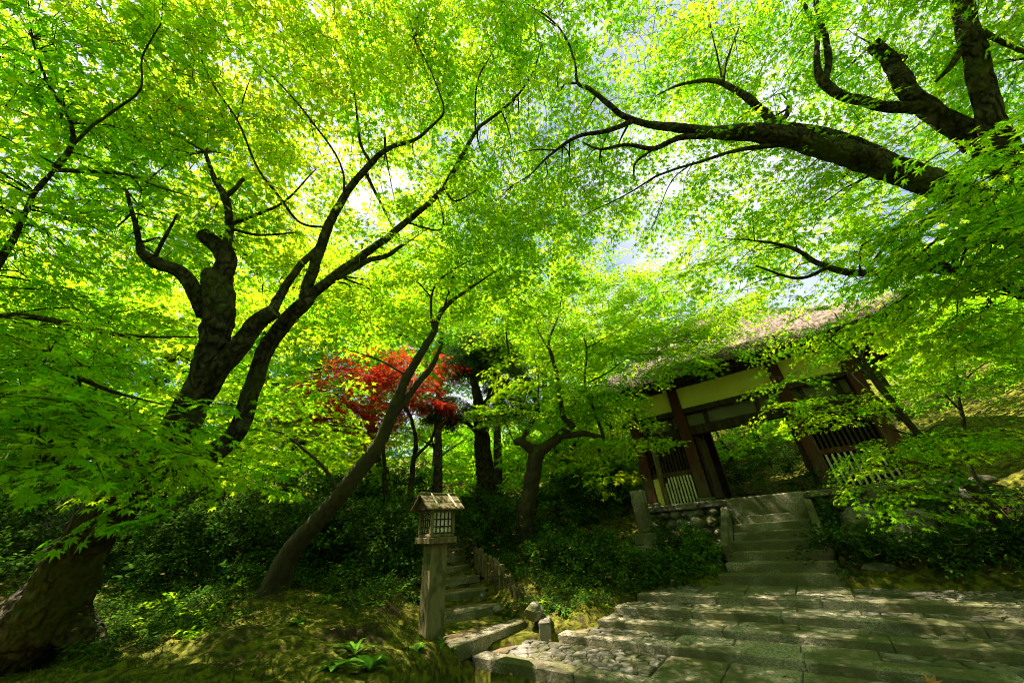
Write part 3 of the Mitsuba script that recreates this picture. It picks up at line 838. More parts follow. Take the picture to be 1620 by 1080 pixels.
class Tree:
    def __init__(self, name, label, bark_mat="bark", group=None, cat="tree", seed=0):
        self.k = thing(name, label, cat, group)
        self.mat, self.nodes, self.g, self.twigs, self.boughs = bark_mat, [], np.random.default_rng(seed + 500), [], []

    def limb(self, pts, name="limb", amp=.10, step=.055, sides=None):
        """pts: (x, y, z, radius) rows."""
        path = smooth_path(np.array(pts, float), step)
        path[:, 3] = np.maximum(path[:, 3], .003)
        r = path[:, 3].max()
        path[:, :3] += (np.stack([meshkit.fbm(path[:, :3] * 3.1 + 11 * q, 2, q) for q in range(3)], 1) - .5) * np.minimum(.05, path[:, 3:4] * .8 + .012)
        part(self.k, name, tube(path, sides or (28 if r > .09 else 14 if r > .04 else 7), amp * 1.3, len(self.nodes), 8.0), self.mat, smooth=55 if path[-1, 3] > .04 else True)
        self.nodes.append(path)

    def view(self, pts, name="limb", **kw):
        self.limb([(*at(x, y, d), r) for x, y, d, r in pts], name, **kw)

    def crown(self, kinds, c, rad, pads, sprays=15, pad_r=.7, twig=True, size=1.0, thick=.12):
        g = self.g
        nodes = np.vstack(self.nodes)
        ph = g.uniform(0, 6.28)
        for ip in range(pads):
            a, rr = ph + ip * 2.39996 + g.normal(0, .45), math.sqrt((ip + .5) / pads) * g.uniform(.75, 1.15)
            zz = g.uniform(-1, 1) * math.sqrt(max(0.15, 1 - min(rr, 1) ** 2))
            pc = np.array(c) + np.array([rr * math.cos(a), rr * math.sin(a), zz]) * np.array(rad)
            R = pad_r * g.uniform(.75, 1.2)
            tilt = g.normal(0, .16, 2)
            ns = max(3, int(sprays * g.uniform(.75, 1.25)))
            pa = g.uniform(0, 6.28)
            for js in range(ns):
                a, rr = pa + js * 2.39996 + g.normal(0, .2), R * math.sqrt((js + .4) / ns) * g.uniform(.9, 1.1)
                off = np.array([rr * math.cos(a), rr * math.sin(a), 0.])
                off[2] = off[:2] @ tilt + g.normal(0, thick) - .22 * (rr / R) ** 2 * R * .5
                put_spray(self.k, SPRAYS[kinds], pc + off, a + g.normal(0, .7), g.normal(.22, .2), g.normal(0, .22), size * g.uniform(.8, 1.2), g)
            if twig:
                d = np.linalg.norm(nodes[:, :3] - pc, axis=1) + np.where(nodes[:, 2] > pc[2] + .4, .8, 0)
                k = int(np.argmin(d)); n0 = nodes[k]
                v = pc - n0[:3]; L = np.linalg.norm(v)
                if .15 < L < 6:
                    r0 = min(n0[3] * .6, .008 + .006 * L)
                    mid = n0[:3] + v * .5 + np.array([0, 0, .10 * L]) + g.normal(0, .07 * L, 3)
                    self.boughs.append(tube(smooth_path(np.array([[*n0[:3], r0], [*mid, r0 * .65], [*pc, r0 * .3]]), .25), 5))
                for _ in range(4):
                    a = g.uniform(0, 6.28)
                    e = pc + R * .9 * np.array([math.cos(a), math.sin(a), -.1])
                    m = (pc + e) / 2 + g.normal(0, .05, 3)
                    self.twigs += [(pc, m, .0055, .0035), (m, e, .0035, .0015)]

    def vcrown(self, kinds, px, py, d, rad, pads, **kw):
        self.crown(kinds, at(px, py, d), rad, pads, **kw)

    def done(self):
        if self.twigs:
            A, B = np.array([t[0] for t in self.twigs]), np.array([t[1] for t in self.twigs])
            ra, rb_ = np.array([t[2] for t in self.twigs]), np.array([t[3] for t in self.twigs])
            d = B - A; d /= np.linalg.norm(d, axis=1, keepdims=True)
            u = np.cross(d, [.3, .2, .93]); u /= np.linalg.norm(u, axis=1, keepdims=True); w = np.cross(d, u)
            ring = [math.cos(q * 2.0944) * u + math.sin(q * 2.0944) * w for q in range(3)]
            v = np.stack([A + k * ra[:, None] for k in ring] + [B + k * rb_[:, None] for k in ring], 1).reshape(-1, 3)
            f = np.array([(0, 1, 4), (0, 4, 3), (1, 2, 5), (1, 5, 4), (2, 0, 3), (2, 3, 5)])
            f = (f[None] + 6 * np.arange(len(A))[:, None, None]).reshape(-1, 3)
            part(self.k, "twigs", join([(v, f)] + self.boughs), self.mat, smooth=True, kind="stuff")


# ---- old maple, left
t1 = Tree("old_maple", "old leaning maple with a thick dark trunk and sawn-off limbs at the left", "bark", seed=1)
t1.view([(-60, 1140, 4.0, .52), (-10, 1060, 4.0, .46), (45, 1000, 4.0, .39), (92, 940, 4.02, .31), (129, 868, 4.05, .25), (175, 806, 4.08, .228), (228, 745, 4.1, .20), (282, 680, 4.15, .18), (318, 612, 4.2, .158), (340, 540, 4.25, .155), (346, 480, 4.3, .155), (342, 437, 4.35, .158), (340, 425, 4.35, .12)], "trunk", amp=.2, step=.04, sides=64)
for (x, y, d), r in (((-60, 1000, 4.2), .15), ((10, 1110, 3.7), .16), ((175, 985, 4.1), .14), ((130, 1060, 3.85), .13)):
    e = at(x, y, d)
    e[2] = hz(e[0], e[1]) - .05
    t1.limb([(*at(85, 930, 4.0), .20), (*(at(50, 990, 4.0) * .45 + e * .55 + [0, 0, .14]), r * 1.1), (*e, r * .75), (*(e * 1.7 - at(50, 990, 4.0) * .7 - [0, 0, .10]), r * .35), (*(e * 2.1 - at(50, 990, 4.0) * 1.1 - [0, 0, .25]), r * .15)], "root", amp=.18)
t1.view([(350, 440, 4.35, .1144), (357, 410, 4.4, .1100), (345, 390, 4.42, .1012), (322, 371, 4.45, .0880)], amp=.16)
t1.view([(325, 500, 4.3, .0880), (312, 470, 4.28, .0924), (298, 445, 4.25, .0836), (275, 425, 4.2, .0748), (245, 415, 4.15, .0686), (225, 402, 4.1, .0528), (220, 385, 4.1, .0308), (211, 345, 4.05, .0229), (199, 300, 4, .0158)], amp=.18)
t1.view([(240, 415, 4.15, .0264), (262, 372, 4.1, .0176), (280, 340, 4.05, .0106)])
t1.view([(352, 420, 4.4, .0616), (365, 352, 4.5, .0458), (356, 312, 4.5, .0422), (338, 280, 4.5, .0308), (325, 240, 4.5, .0211)])
t1.view([(356, 312, 4.5, .0308), (372, 298, 4.55, .0264), (386, 282, 4.55, .0246)])
t1.view([(366, 355, 4.5, .0264), (410, 338, 4.6, .0211), (450, 318, 4.7, .0141), (500, 268, 4.8, .0070)])
t1.view([(368, 362, 4.5, .0220), (410, 372, 4.5, .0176), (470, 368, 4.6, .0088)])
t1.view([(328, 622, 4.2, .0880), (346, 588, 4.2, .1144), (378, 545, 4.25, .1056), (405, 512, 4.3, .1012), (436, 492, 4.32, .0880)], amp=.16)
t1.view([(430, 495, 4.32, .0616), (457, 445, 4.6, .0484), (480, 415, 4.75, .0440), (503, 393, 4.9, .0396), (518, 350, 5.0, .0264)])
t1.view([(190, 800, 4.08, .1144), (235, 768, 4.13, .1320), (300, 735, 4.25, .1232), (345, 712, 4.35, .1232), (375, 680, 4.45, .1126), (400, 610, 4.6, .1038), (425, 545, 4.7, .0986), (452, 508, 4.75, .1012), (490, 470, 4.8, .0880)], "second_stem", amp=.10)
t1.view([(480, 480, 4.8, .0748), (505, 400, 4.9, .0686), (520, 360, 4.95, .0616), (545, 310, 5, .0510), (580, 265, 5.1, .0440), (615, 235, 5.2, .0334), (655, 222, 5.3, .0264), (690, 193, 5.4, .0194), (702, 170, 5.4, .0158), (680, 110, 5.5, .0114), (655, 60, 5.6, .0062)])
t1.view([(480, 478, 4.8, .0748), (530, 435, 4.9, .0634), (580, 400, 5.0, .0528), (640, 352, 5.1, .0440), (700, 298, 5.3, .0378), (750, 212, 5.5, .0299), (775, 190, 5.5, .0246), (812, 158, 5.6, .0194), (840, 120, 5.6, .0141), (858, 70, 5.7, .0088)])
t1.view([(530, 440, 4.9, .0440), (585, 412, 5.0, .0396), (612, 404, 5.05, .0352), (629, 392, 5.05, .0264), (650, 380, 5.1, .0088), (690, 352, 5.2, .0053)])
t1.view([(752, 212, 5.5, .0176), (755, 130, 5.6, .0132), (778, 85, 5.7, .0079)])
t1.view([(588, 258, 5.1, .0264), (570, 225, 5.1, .0194), (562, 160, 5.2, .0141), (550, 90, 5.2, .0079)])
t1.view([(610, 240, 5.2, .0211), (609, 212, 5.2, .0176)])
t1.view([(520, 360, 4.95, .0176), (475, 352, 4.8, .0176), (440, 310, 4.7, .0158), (405, 262, 4.6, .0141), (375, 190, 4.5, .0123), (335, 130, 4.4, .0097), (300, 50, 4.4, .0062)])
t1.view([(545, 310, 5.0, .0176), (540, 263, 4.9, .0141), (500, 200, 4.8, .0132), (440, 130, 4.7, .0114), (370, 70, 4.6, .0097), (310, 0, 4.5, .0062)])
t1.view([(640, 352, 5.1, .0176), (700, 362, 5.3, .0123), (690, 300, 5.3, .0070)])
t1.view([(702, 298, 5.3, .0176), (720, 318, 5.3, .0132), (755, 300, 5.4, .0070)])
t1.view([(375, 190, 4.5, .0088), (390, 140, 4.5, .0070), (405, 105, 4.5, .0044)])

# ---- neighbour maple at the far left, its trunk outside the picture
t2 = Tree("slim_maple", "slim maple leaning in from the left edge with low leafy boughs", "bark", seed=2)
b0 = at(-330, 900, 2.6); b0[2] = hz(b0[0], b0[1]) - .1
t2.limb([(*b0, .17), (*at(-180, 700, 3.0), .14), (*at(-50, 490, 3.4), .055), (*at(20, 380, 3.6), .026), (*at(55, 305, 3.7), .020), (*at(88, 266, 3.75), .016)], "trunk")
t2.view([(85, 268, 3.75, .03), (112, 232, 3.8, .024), (113, 195, 3.8, .018), (75, 130, 3.8, .013), (50, 60, 3.8, .008)])
t2.view([(85, 268, 3.75, .025), (190, 275, 3.9, .018), (250, 295, 4.0, .012), (310, 315, 4.1, .006)])
t2.view([(60, 300, 3.7, .018), (130, 215, 3.6, .014), (177, 176, 3.6, .012), (222, 142, 3.6, .010), (226, 90, 3.6, .008), (255, 38, 3.6, .006)])
t2.view([(-60, 505, 3.4, .04), (40, 500, 3.3, .03), (120, 515, 3.2, .024), (200, 530, 3.3, .016), (310, 533, 3.5, .008)])
t2.view([(-90, 560, 3.2, .04), (10, 575, 3.0, .028), (100, 590, 2.95, .02), (190, 622, 3.0, .013), (260, 640, 3.1, .006)])
t2.view([(-140, 650, 3.0, .035), (-40, 655, 2.7, .024), (40, 675, 2.6, .018), (95, 740, 2.6, .008)])

sg = np.random.default_rng(31)
sprig = smooth_path(np.array([[*at(262, 812, 2.5), .006], [*at(225, 826, 2.4), .005], [*at(195, 832, 2.35), .004], [*at(168, 838, 2.3), .002]]), .03)
t2.limb([(*at(330, 770, 2.8), .009), (*at(290, 795, 2.6), .008), (*at(262, 812, 2.5), .006)])
t2.limb([tuple(p) for p in sprig[::3]] + [tuple(sprig[-1])])
for q in range(26):
    p = sprig[int((q + 1) / 27 * (len(sprig) - 1))][:3] + sg.normal(0, .02, 3) * [1, 1, .6]
    v, f = leaf_shape("near", sg, sg.uniform(.12, .165))
    tan = sprig[-1, :3] - sprig[0, :3]
    az = math.atan2(tan[1], tan[0]) + (1 if q % 2 else -1) * sg.uniform(.3, 1.3)
    v = v @ euler(az, sg.normal(.35, .2), sg.normal(0, .3)).T + p
    part(t2.k, "leaf", (v, f), "leaf", color=np.tile(np.array([.26, .58, .009]) * sg.uniform(.75, 1.15), (len(v), 1)))
# ---- big maple on the right: trunk outside the picture, limbs over the steps
t3 = Tree("great_maple", "great maple reaching in from the right with heavy dark limbs overhead", "bark", seed=3)
rb = at(1690, 430, 4.7)
t3.limb([(rb[0] + .1, rb[1] + .1, hz(rb[0], rb[1]) - .3, .5), (rb[0] + .05, rb[1], hz(rb[0], rb[1]) + .3, .40), (rb[0], rb[1], rb[2] - .9, .34), (*rb, .33), (*at(1665, 350, 4.8), .28)], "trunk", amp=.14, sides=32)
t3.view([(1690, 420, 4.7, .2236), (1560, 325, 4.85, .1849), (1440, 278, 5.0, .1720), (1340, 243, 5.05, .1591), (1240, 217, 5.1, .1419), (1170, 210, 5.12, .1118), (1130, 210, 5.15, .0860), (1075, 203, 5.2, .0645), (1000, 190, 5.3, .0447), (965, 165, 5.3, .0387), (930, 141, 5.3, .0310), (914, 131, 5.3, .0241), (910, 100, 5.3, .0172), (895, 60, 5.35, .0146), (870, 30, 5.4, .0112), (835, 8, 5.4, .0060)], amp=.16)
t3.view([(915, 132, 5.3, .0172), (893, 133, 5.3, .0155), (884, 145, 5.3, .0103), (880, 100, 5.3, .0052)])
t3.view([(880, 42, 5.4, .0103), (862, 30, 5.4, .0069), (825, 5, 5.4, .0034)])
t3.view([(1000, 192, 5.3, .0387), (960, 207, 5.3, .0327), (920, 214, 5.35, .0284), (890, 230, 5.4, .0232), (862, 252, 5.4, .0172), (838, 277, 5.45, .0112), (812, 293, 5.5, .0052)])
t3.view([(880, 237, 5.4, .0129), (850, 236, 5.4, .0103), (828, 240, 5.4, .0052)])
t3.view([(862, 252, 5.4, .0086), (866, 275, 5.4, .0086), (858, 285, 5.4, .0052)])
t3.view([(1140, 215, 5.15, .0473), (1080, 218, 5.15, .0430), (1034, 236, 5.2, .0344), (990, 229, 5.25, .0258), (950, 236, 5.3, .0189), (922, 225, 5.3, .0103)])
t3.view([(1034, 236, 5.2, .0215), (1005, 258, 5.2, .0172), (1003, 285, 5.2, .0086)])
t3.view([(1240, 228, 5.1, .0430), (1165, 238, 5.15, .0275), (1100, 258, 5.2, .0206), (1040, 278, 5.3, .0155), (990, 308, 5.3, .0112), (925, 340, 5.4, .0052)])
t3.view([(1090, 262, 5.2, .0120), (1060, 290, 5.2, .0086), (1035, 355, 5.3, .0052)])
t3.view([(1453, 277, 5.0, .0860), (1380, 240, 5.2, .0860), (1313, 212, 5.3, .0731), (1232, 197, 5.4, .0731), (1205, 172, 5.4, .0602), (1160, 140, 5.45, .0473), (1128, 127, 5.5, .0344), (1080, 133, 5.5, .0224), (1040, 150, 5.5, .0086)], amp=.16)
t3.view([(1232, 195, 5.4, .0430), (1247, 178, 5.4, .0387), (1250, 163, 5.4, .0344)])
t3.view([(1145, 128, 5.45, .0206), (1150, 95, 5.5, .0172), (1170, 42, 5.6, .0103)])
t3.view([(1142, 122, 5.45, .0155), (1130, 70, 5.5, .0103), (1120, 20, 5.6, .0052)])
t3.view([(1670, 345, 4.75, .1720), (1600, 270, 4.9, .1548), (1535, 218, 5.0, .1419), (1485, 183, 5.05, .1290), (1440, 150, 5.1, .1118), (1422, 118, 5.15, .1075), (1408, 98, 5.2, .0903), (1380, 70, 5.2, .0817)], amp=.18)
t3.view([(1428, 95, 5.18, .0430), (1432, 90, 5.18, .0387)])
t3.view([(1450, 172, 5.1, .0860), (1400, 168, 5.15, .0731), (1350, 158, 5.2, .0671), (1315, 140, 5.2, .0645), (1298, 122, 5.2, .0602), (1293, 95, 5.25, .0387), (1290, 50, 5.3, .0301), (1270, 0, 5.3, .0241), (1260, -40, 5.3, .0172)], amp=.16)
t3.view([(1305, 130, 5.2, .0516), (1312, 95, 5.2, .0447), (1305, 60, 5.25, .0404), (1293, 18, 5.25, .0361), (1290, -40, 5.3, .0258)], amp=.16)
t3.view([(1650, 330, 4.8, .1720), (1590, 235, 4.7, .1376), (1568, 190, 4.65, .1247), (1552, 120, 4.65, .1161), (1536, 55, 4.65, .1075), (1520, 0, 4.7, .0946), (1505, -60, 4.7, .0774)], amp=.14)
t3.view([(1525, 70, 4.7, .0430), (1505, 105, 4.7, .0344), (1480, 130, 4.8, .0172)])
t3.view([(1555, 50, 4.65, .0344), (1590, 70, 4.6, .0258), (1640, 90, 4.6, .0172)])
t3.view([(1720, 520, 4.6, .1376), (1620, 463, 4.7, .0989), (1540, 435, 4.8, .0860), (1450, 420, 5.0, .0688), (1355, 432, 5.3, .0533), (1300, 419, 5.5, .0430), (1255, 393, 5.6, .0292), (1200, 381, 5.7, .0155), (1150, 378, 5.8, .0052)], amp=.16)
t3.view([(1312, 422, 5.45, .0301), (1262, 440, 5.6, .0258), (1195, 421, 5.7, .0120)])

# ---- young leaning maple, middle left
t4 = Tree("leaning_maple", "young maple leaning right from the mossy bank behind the lantern", "young_bark", seed=4)
b0 = at(440, 905, 5.4)
t4.limb([(b0[0], b0[1], hz(b0[0], b0[1]) - .25, .30), (b0[0], b0[1], hz(b0[0], b0[1]) + .05, .21), (*at(462, 870, 5.4), .155), (*at(505, 820, 5.4), .135), (*at(560, 755, 5.4), .125), (*at(600, 700, 5.45), .105), (*at(625, 640, 5.5), .085), (*at(650, 585, 5.55), .07), (*at(680, 535, 5.6), .055), (*at(700, 490, 5.7), .042), (*at(745, 455, 5.9), .022), (*at(790, 425, 6.1), .008)], "trunk", amp=.1)
t4.view([(612, 672, 5.5, .06), (650, 620, 5.6, .055), (683, 580, 5.7, .045), (700, 540, 5.8, .02)])
t4.view([(684, 525, 5.6, .024), (683, 475, 5.7, .02), (692, 448, 5.7, .017), (720, 425, 5.8, .012), (775, 398, 5.9, .006)])
t4.view([(683, 470, 5.7, .014), (660, 445, 5.7, .01), (640, 430, 5.7, .006)])
t4.view([(702, 488, 5.7, .02), (715, 445, 5.8, .015), (725, 400, 5.9, .007)])
t4.view([(645, 595, 5.55, .02), (600, 570, 5.5, .014), (540, 550, 5.4, .007)])
t4.view([(535, 785, 5.4, .04), (520, 750, 5.35, .03), (495, 722, 5.3, .022), (455, 690, 5.2, .014), (425, 680, 5.2, .006)])

# ---- middle maple on the bank
t5 = Tree("bank_maple", "short maple forking low on the bank left of the gate with a bright spreading crown", "young_bark", seed=5)
b0 = at(828, 850, 9.0)
t5.limb([(b0[0], b0[1], hz(b0[0], b0[1]) - .2, .34), (*at(828, 838, 9), .25), (*at(838, 780, 9), .21), (*at(847, 725, 9), .20), (*at(854, 706, 9), .17)], "trunk", amp=.14)
t5.view([(850, 718, 9, .15), (832, 704, 9, .12), (822, 698, 8.95, .11), (814, 699, 8.9, .07)], amp=.15)
t5.view([(855, 712, 9, .15), (870, 702, 9, .13), (886, 688, 9, .115), (898, 677, 9, .10), (908, 670, 9, .085)], amp=.15)
t5.view([(884, 690, 9, .085), (905, 687, 8.9, .08), (925, 686, 8.8, .07), (945, 690, 8.7, .06), (957, 694, 8.65, .05)], amp=.15)
t5.view([(954, 692, 8.65, .045), (945, 660, 8.7, .04), (935, 635, 8.7, .035), (925, 605, 8.7, .03), (928, 550, 8.7, .02), (915, 515, 8.7, .01)])
t5.view([(925, 608, 8.7, .022), (960, 590, 8.5, .018), (1000, 563, 8.3, .014), (1040, 560, 8.1, .006)])
t5.view([(928, 550, 8.7, .016), (965, 530, 8.6, .012), (1010, 500, 8.5, .006)])
t5.view([(905, 672, 9, .075), (890, 655, 9, .07), (882, 600, 9.05, .055), (872, 560, 9.1, .045), (868, 540, 9.1, .03), (883, 500, 9.1, .018), (890, 460, 9.1, .008)])
t5.view([(872, 558, 9.1, .022), (855, 530, 9.1, .016), (845, 495, 9.1, .008)])
t5.view([(825, 698, 8.95, .065), (850, 645, 9.1, .06), (835, 615, 9.2, .05), (820, 590, 9.2, .042), (806, 565, 9.2, .035), (802, 520, 9.3, .022), (808, 480, 9.3, .014), (795, 460, 9.3, .006)])
t5.view([(850, 645, 9.1, .03), (852, 600, 9.1, .02), (845, 560, 9.1, .01)])

# ---- red maple
t6 = Tree("red_maple", "crimson-leaved maple on the slope behind the lantern", "bark", seed=6)
b0 = at(648, 790, 10.3); gz_ = hz(b0[0], b0[1])
t6.limb([(b0[0], b0[1], gz_ - .2, .11), (*at(652, 745, 10.3), .08), (*at(658, 700, 10.3), .06), (*at(648, 655, 10.3), .045), (*at(620, 615, 10.3), .02)], "trunk")
t6.limb([(b0[0] - .5, b0[1] - .4, hz(b0[0] - .5, b0[1] - .4) - .2, .09), (*at(608, 735, 10.2), .06), (*at(600, 690, 10.2), .045), (*at(565, 650, 10.2), .02)], "limb")
t6.view([(655, 725, 10.3, .05), (685, 690, 10.4, .04), (690, 640, 10.5, .03), (700, 600, 10.5, .012)])
t6.view([(640, 650, 10.3, .03), (640, 610, 10.2, .02), (650, 580, 10.2, .008)])

# ---- evergreen
t7 = Tree("dark_evergreen", "dark clipped evergreen with layered pads above the side path", "bark", seed=7)
b0 = at(770, 800, 11.2)
t7.limb([(b0[0], b0[1], hz(b0[0], b0[1]) - .2, .36), (*at(768, 760, 11.2), .3), (*at(763, 700, 11.2), .26), (*at(760, 660, 11.2), .22), (*at(756, 630, 11.2), .16), (*at(748, 595, 11.2), .1)], "trunk", amp=.14)
t7.view([(761, 650, 11.2, .12), (775, 625, 11.2, .1), (778, 600, 11.2, .07), (770, 575, 11.2, .04)])
t7.view([(763, 668, 11.2, .1), (785, 648, 11.1, .07), (800, 625, 11.0, .04), (812, 612, 11, .02)])
t7.view([(762, 690, 11.2, .08), (738, 668, 11.0, .06), (715, 655, 10.8, .03)])

# ---- slim leaning maple in front of the gate's right bay
t8 = Tree("pale_maple", "slim pale-barked maple leaning left across the gate's right bay", "young_bark", seed=8)
b0 = aty(1612, 872, 8.9)
t8.limb([(b0[0], b0[1], b0[2] - .2, .075), (*aty(1600, 860, 8.85), .065), (*aty(1560, 800, 8.6), .06), (*aty(1510, 745, 8.4), .055), (*aty(1462, 695, 8.2), .05), (*aty(1425, 655, 8.1), .045)], "trunk")
t8.limb([(*aty(1425, 655, 8.1), .036), (*aty(1395, 620, 8.0), .03), (*aty(1360, 575, 7.9), .025), (*aty(1325, 545, 7.8), .014), (*aty(1290, 520, 7.7), .006)])
t8.limb([(*aty(1428, 658, 8.1), .034), (*aty(1390, 605, 8.1), .028), (*aty(1350, 545, 8.1), .02), (*aty(1320, 495, 8.1), .01)])
t8.limb([(*aty(1440, 672, 8.1), .028), (*aty(1405, 645, 8.0), .024), (*aty(1330, 575, 7.9), .012)])
t8.limb([(*aty(1448, 690, 8.15), .022), (*aty(1415, 680, 8.0), .018), (*aty(1345, 655, 7.7), .012), (*aty(1290, 650, 7.5), .006)])
t8.limb([(*aty(1380, 600, 8.0), .014), (*aty(1365, 570, 8.0), .012), (*aty(1372, 540, 8.0), .006)])
t8.limb([(*aty(1500, 735, 8.4), .02), (*aty(1450, 740, 8.0), .015), (*aty(1380, 735, 7.6), .006)])
t9 = Tree("maple_sapling", "thin maple sapling on the sunlit mossy slope at the right", "young_bark", seed=9)
b0 = aty(1535, 740, 9.6)
t9.limb([(b0[0], b0[1], hz(b0[0], b0[1]) - .2, .035), (*b0, .03), (*aty(1522, 660, 9.4), .026), (*aty(1512, 590, 9.3), .02), (*aty(1508, 520, 9.2), .01)], "trunk")
t9.limb([(*aty(1520, 650, 9.4), .014), (*aty(1490, 620, 9.1), .01), (*aty(1450, 600, 8.8), .005)])
t9.limb([(*aty(1515, 610, 9.3), .014), (*aty(1550, 580, 9.1), .01), (*aty(1590, 560, 9), .005)])

# ------------------------------------------------------------------ crowns
V = (1.0, 1.0, .35)


def rad(a, b=None, c=.4):
    return (a, b or a, c)


# old maple: golden upper crown
for px, py, d, r, n, k in [(330, 150, 5.0, 1.3, 13, "gold"), (450, 80, 5.6, 1.4, 13, "gold"), (480, 210, 5.6, 1.2, 12, "gold"), (600, 60, 6.0, 1.3, 12, "gold"), (620, 150, 6.2, .8, 5, "lime"), (400, 290, 5.4, 1.0, 9, "gold"),
                           (720, 60, 6.0, 1.1, 10, "lime"), (780, 230, 6.2, 1.0, 9, "lime"), (700, 330, 6.4, .9, 8, "lime"), (450, 400, 5.8, .9, 9, "gold"), (250, 260, 5.2, 1.0, 9, "lime"), (300, 420, 5.6, 1.1, 10, "lime"),
                           (180, 380, 5.4, 1.1, 10, "lime"), (560, 480, 6.2, .9, 9, "lime"), (430, -120, 5.0, 1.6, 12, "gold"), (700, -120, 5.5, 1.6, 12, "lime"), (850, 100, 6.4, .9, 8, "lime"), (700, 230, 8.2, 1.1, 12, "lime"), (800, 130, 8.4, 1.1, 12, "lime"), (660, 90, 8.0, 1.1, 10, "gold"), (830, 280, 8.2, .9, 8, "lime"), (740, 20, 7.8, 1.1, 10, "lime")]:
    t1.vcrown(k, px, py, d, rad(r), max(3, round(n * .50)), sprays=13)
for x, y, z, r, n in [(-5.3, 5.2, 7.4, 1.0, 4), (-6.2, 3.6, 8.2, 1.2, 5), (-4.2, 6.2, 6.8, .8, 3), (-7, 5.5, 8.5, 1.3, 5)]:
    t1.crown("lime", (x, y, z), rad(r), max(2, n - 2), sprays=12)
# neighbour maple: green, close
for px, py, d, r, n, k in [(80, 60, 4.2, .9, 7, "green"), (200, 110, 4.1, .9, 6, "green"), (60, 190, 4.0, .8, 6, "green"), (190, 230, 4.1, .8, 5, "green"), (280, 330, 4.4, .7, 3, "green"), (90, 350, 4.2, .8, 5, "green"),
                           (50, 470, 3.8, .6, 5, "green"), (60, 560, 3.1, .5, 5, "green_near"), (50, 640, 2.7, .4, 4, "green_near"),
                           (140, 665, 2.8, .35, 3, "green_near"), (240, 700, 3.1, .25, 2, "green_near"), (190, 735, 2.8, .2, 1, "green_near"), (330, 725, 3.7, .4, 3, "green_near"), (-150, 300, 3.3, 1.2, 10, "green"), (120, -120, 4, 1.2, 8, "green")]:
    t2.vcrown(k, px, py, d, rad(r, c=.22), n, sprays=7, pad_r=.45)
# great maple
for px, py, d, r, n, k in [(900, 60, 6.6, 1.2, 9, "small"), (1010, 120, 6.6, 1.2, 9, "small"), (1100, 50, 6.4, 1.3, 13, "small"), (1200, 90, 6.2, 1.2, 12, "small"), (1330, 60, 6.0, 1.3, 9, "small"), (1440, 60, 6.0, 1.2, 7, "small"), (1580, 60, 5.6, 1.2, 10, "small"),
                           (960, 260, 6.6, 1.0, 7, "lime"), (1050, 320, 6.6, 1.1, 8, "small"), (1150, 330, 6.5, 1.1, 8, "lime"), (1250, 290, 6.2, 1.0, 10, "small"), (1340, 330, 6.2, 1.0, 10, "lime"), (1180, 190, 6.4, 1.0, 8, "small"), (1420, 210, 6.2, 1.0, 6, "small"),
                           (1560, 190, 5.8, 1.0, 5, "small"), (1120, 430, 6.8, .8, 8, "lime"), (1220, 420, 6.6, .8, 8, "lime"), (1400, 400, 5.8, .9, 9, "small"), (900, 330, 7.0, .7, 6, "lime"), (1200, -100, 6, 1.8, 8, "small"), (1450, -120, 5.6, 1.8, 9, "small")]:
    t3.vcrown(k, px, py, d, rad(r), max(3, round(n * .52)), sprays=13)
for x, y, z, r, n in [(-5.2, 4.6, 7.0, 1.1, 6), (-3.5, 4.8, 7.3, 1.0, 6), (-2.0, 5.1, 7.7, 1.0, 6), (-4.4, 4.0, 8.3, 1.0, 5), (-3.2, 6.5, 7.5, .9, 4)]:
    t3.crown("lime", (x, y, z), rad(r), n, sprays=13)
for px, py, d, r, n in [(1590, 250, 3.4, .35, 4), (1510, 320, 3.5, .45, 6), (1590, 350, 3.4, .45, 6), (1470, 380, 3.8, .45, 6), (1560, 420, 3.7, .45, 6), (1430, 440, 4.2, .45, 5), (1520, 480, 4.2, .45, 5), (1600, 500, 3.9, .45, 5)]:
    t3.vcrown("green_near", px, py, d, rad(r, c=.25), max(2, n - 3), sprays=8, pad_r=.42)
# leaning maple
for px, py, d, r, n in [(700, 400, 6.2, .9, 9), (770, 360, 6.4, .8, 7), (640, 450, 6.1, .8, 7), (780, 440, 6.4, .7, 6), (610, 520, 6.0, .6, 4), (430, 620, 6.0, .9, 8), (470, 690, 5.8, .7, 6), (400, 700, 5.6, .6, 4)]:
    t4.vcrown("lime", px, py, d, rad(r, c=.35), max(2, round(n * .5)), sprays=12)
# bank maple
for px, py, d, r, n in [(880, 440, 10.5, 1.5, 15), (980, 480, 10, 1.5, 15), (820, 520, 10.4, 1.2, 12), (920, 560, 9.6, 1.3, 13), (1030, 540, 9.4, 1.1, 11), (860, 610, 9.3, 1.0, 10), (960, 630, 9.2, .9, 9), (1080, 500, 9.2, .9, 5), (900, 650, 8.8, .7, 5), (985, 690, 8.6, .6, 3), (810, 650, 9.5, .6, 4), (1000, 440, 10.5, 1.0, 8), (1110, 530, 8.9, .8, 5), (1150, 500, 9.0, .6, 3), (1055, 575, 8.8, .5, 2)]:
    t5.vcrown("lime", px, py, d, rad(r, c=.4), max(3, round(n * .85)), sprays=12)
for px, py, d, r, n in [(590, 590, 10.2, .8, 7), (650, 585, 10.3, .6, 5), (530, 630, 10.1, .8, 6), (610, 640, 10.1, .7, 5), (670, 630, 10.3, .5, 3), (550, 680, 10.1, .6, 4), (500, 650, 10, .4, 2)]:
    t6.vcrown("red", px, py, d, rad(r, c=.3), n, sprays=10, pad_r=.6)
for px, py, d, r, n in [(745, 575, 11.2, .6, 6), (805, 605, 11, .5, 5), (712, 650, 10.8, .5, 5), (772, 548, 11.3, .4, 4), (795, 650, 11, .4, 3)]:
    t7.vcrown("needle", px, py, d, rad(r, c=.16), n, sprays=18, pad_r=.45)
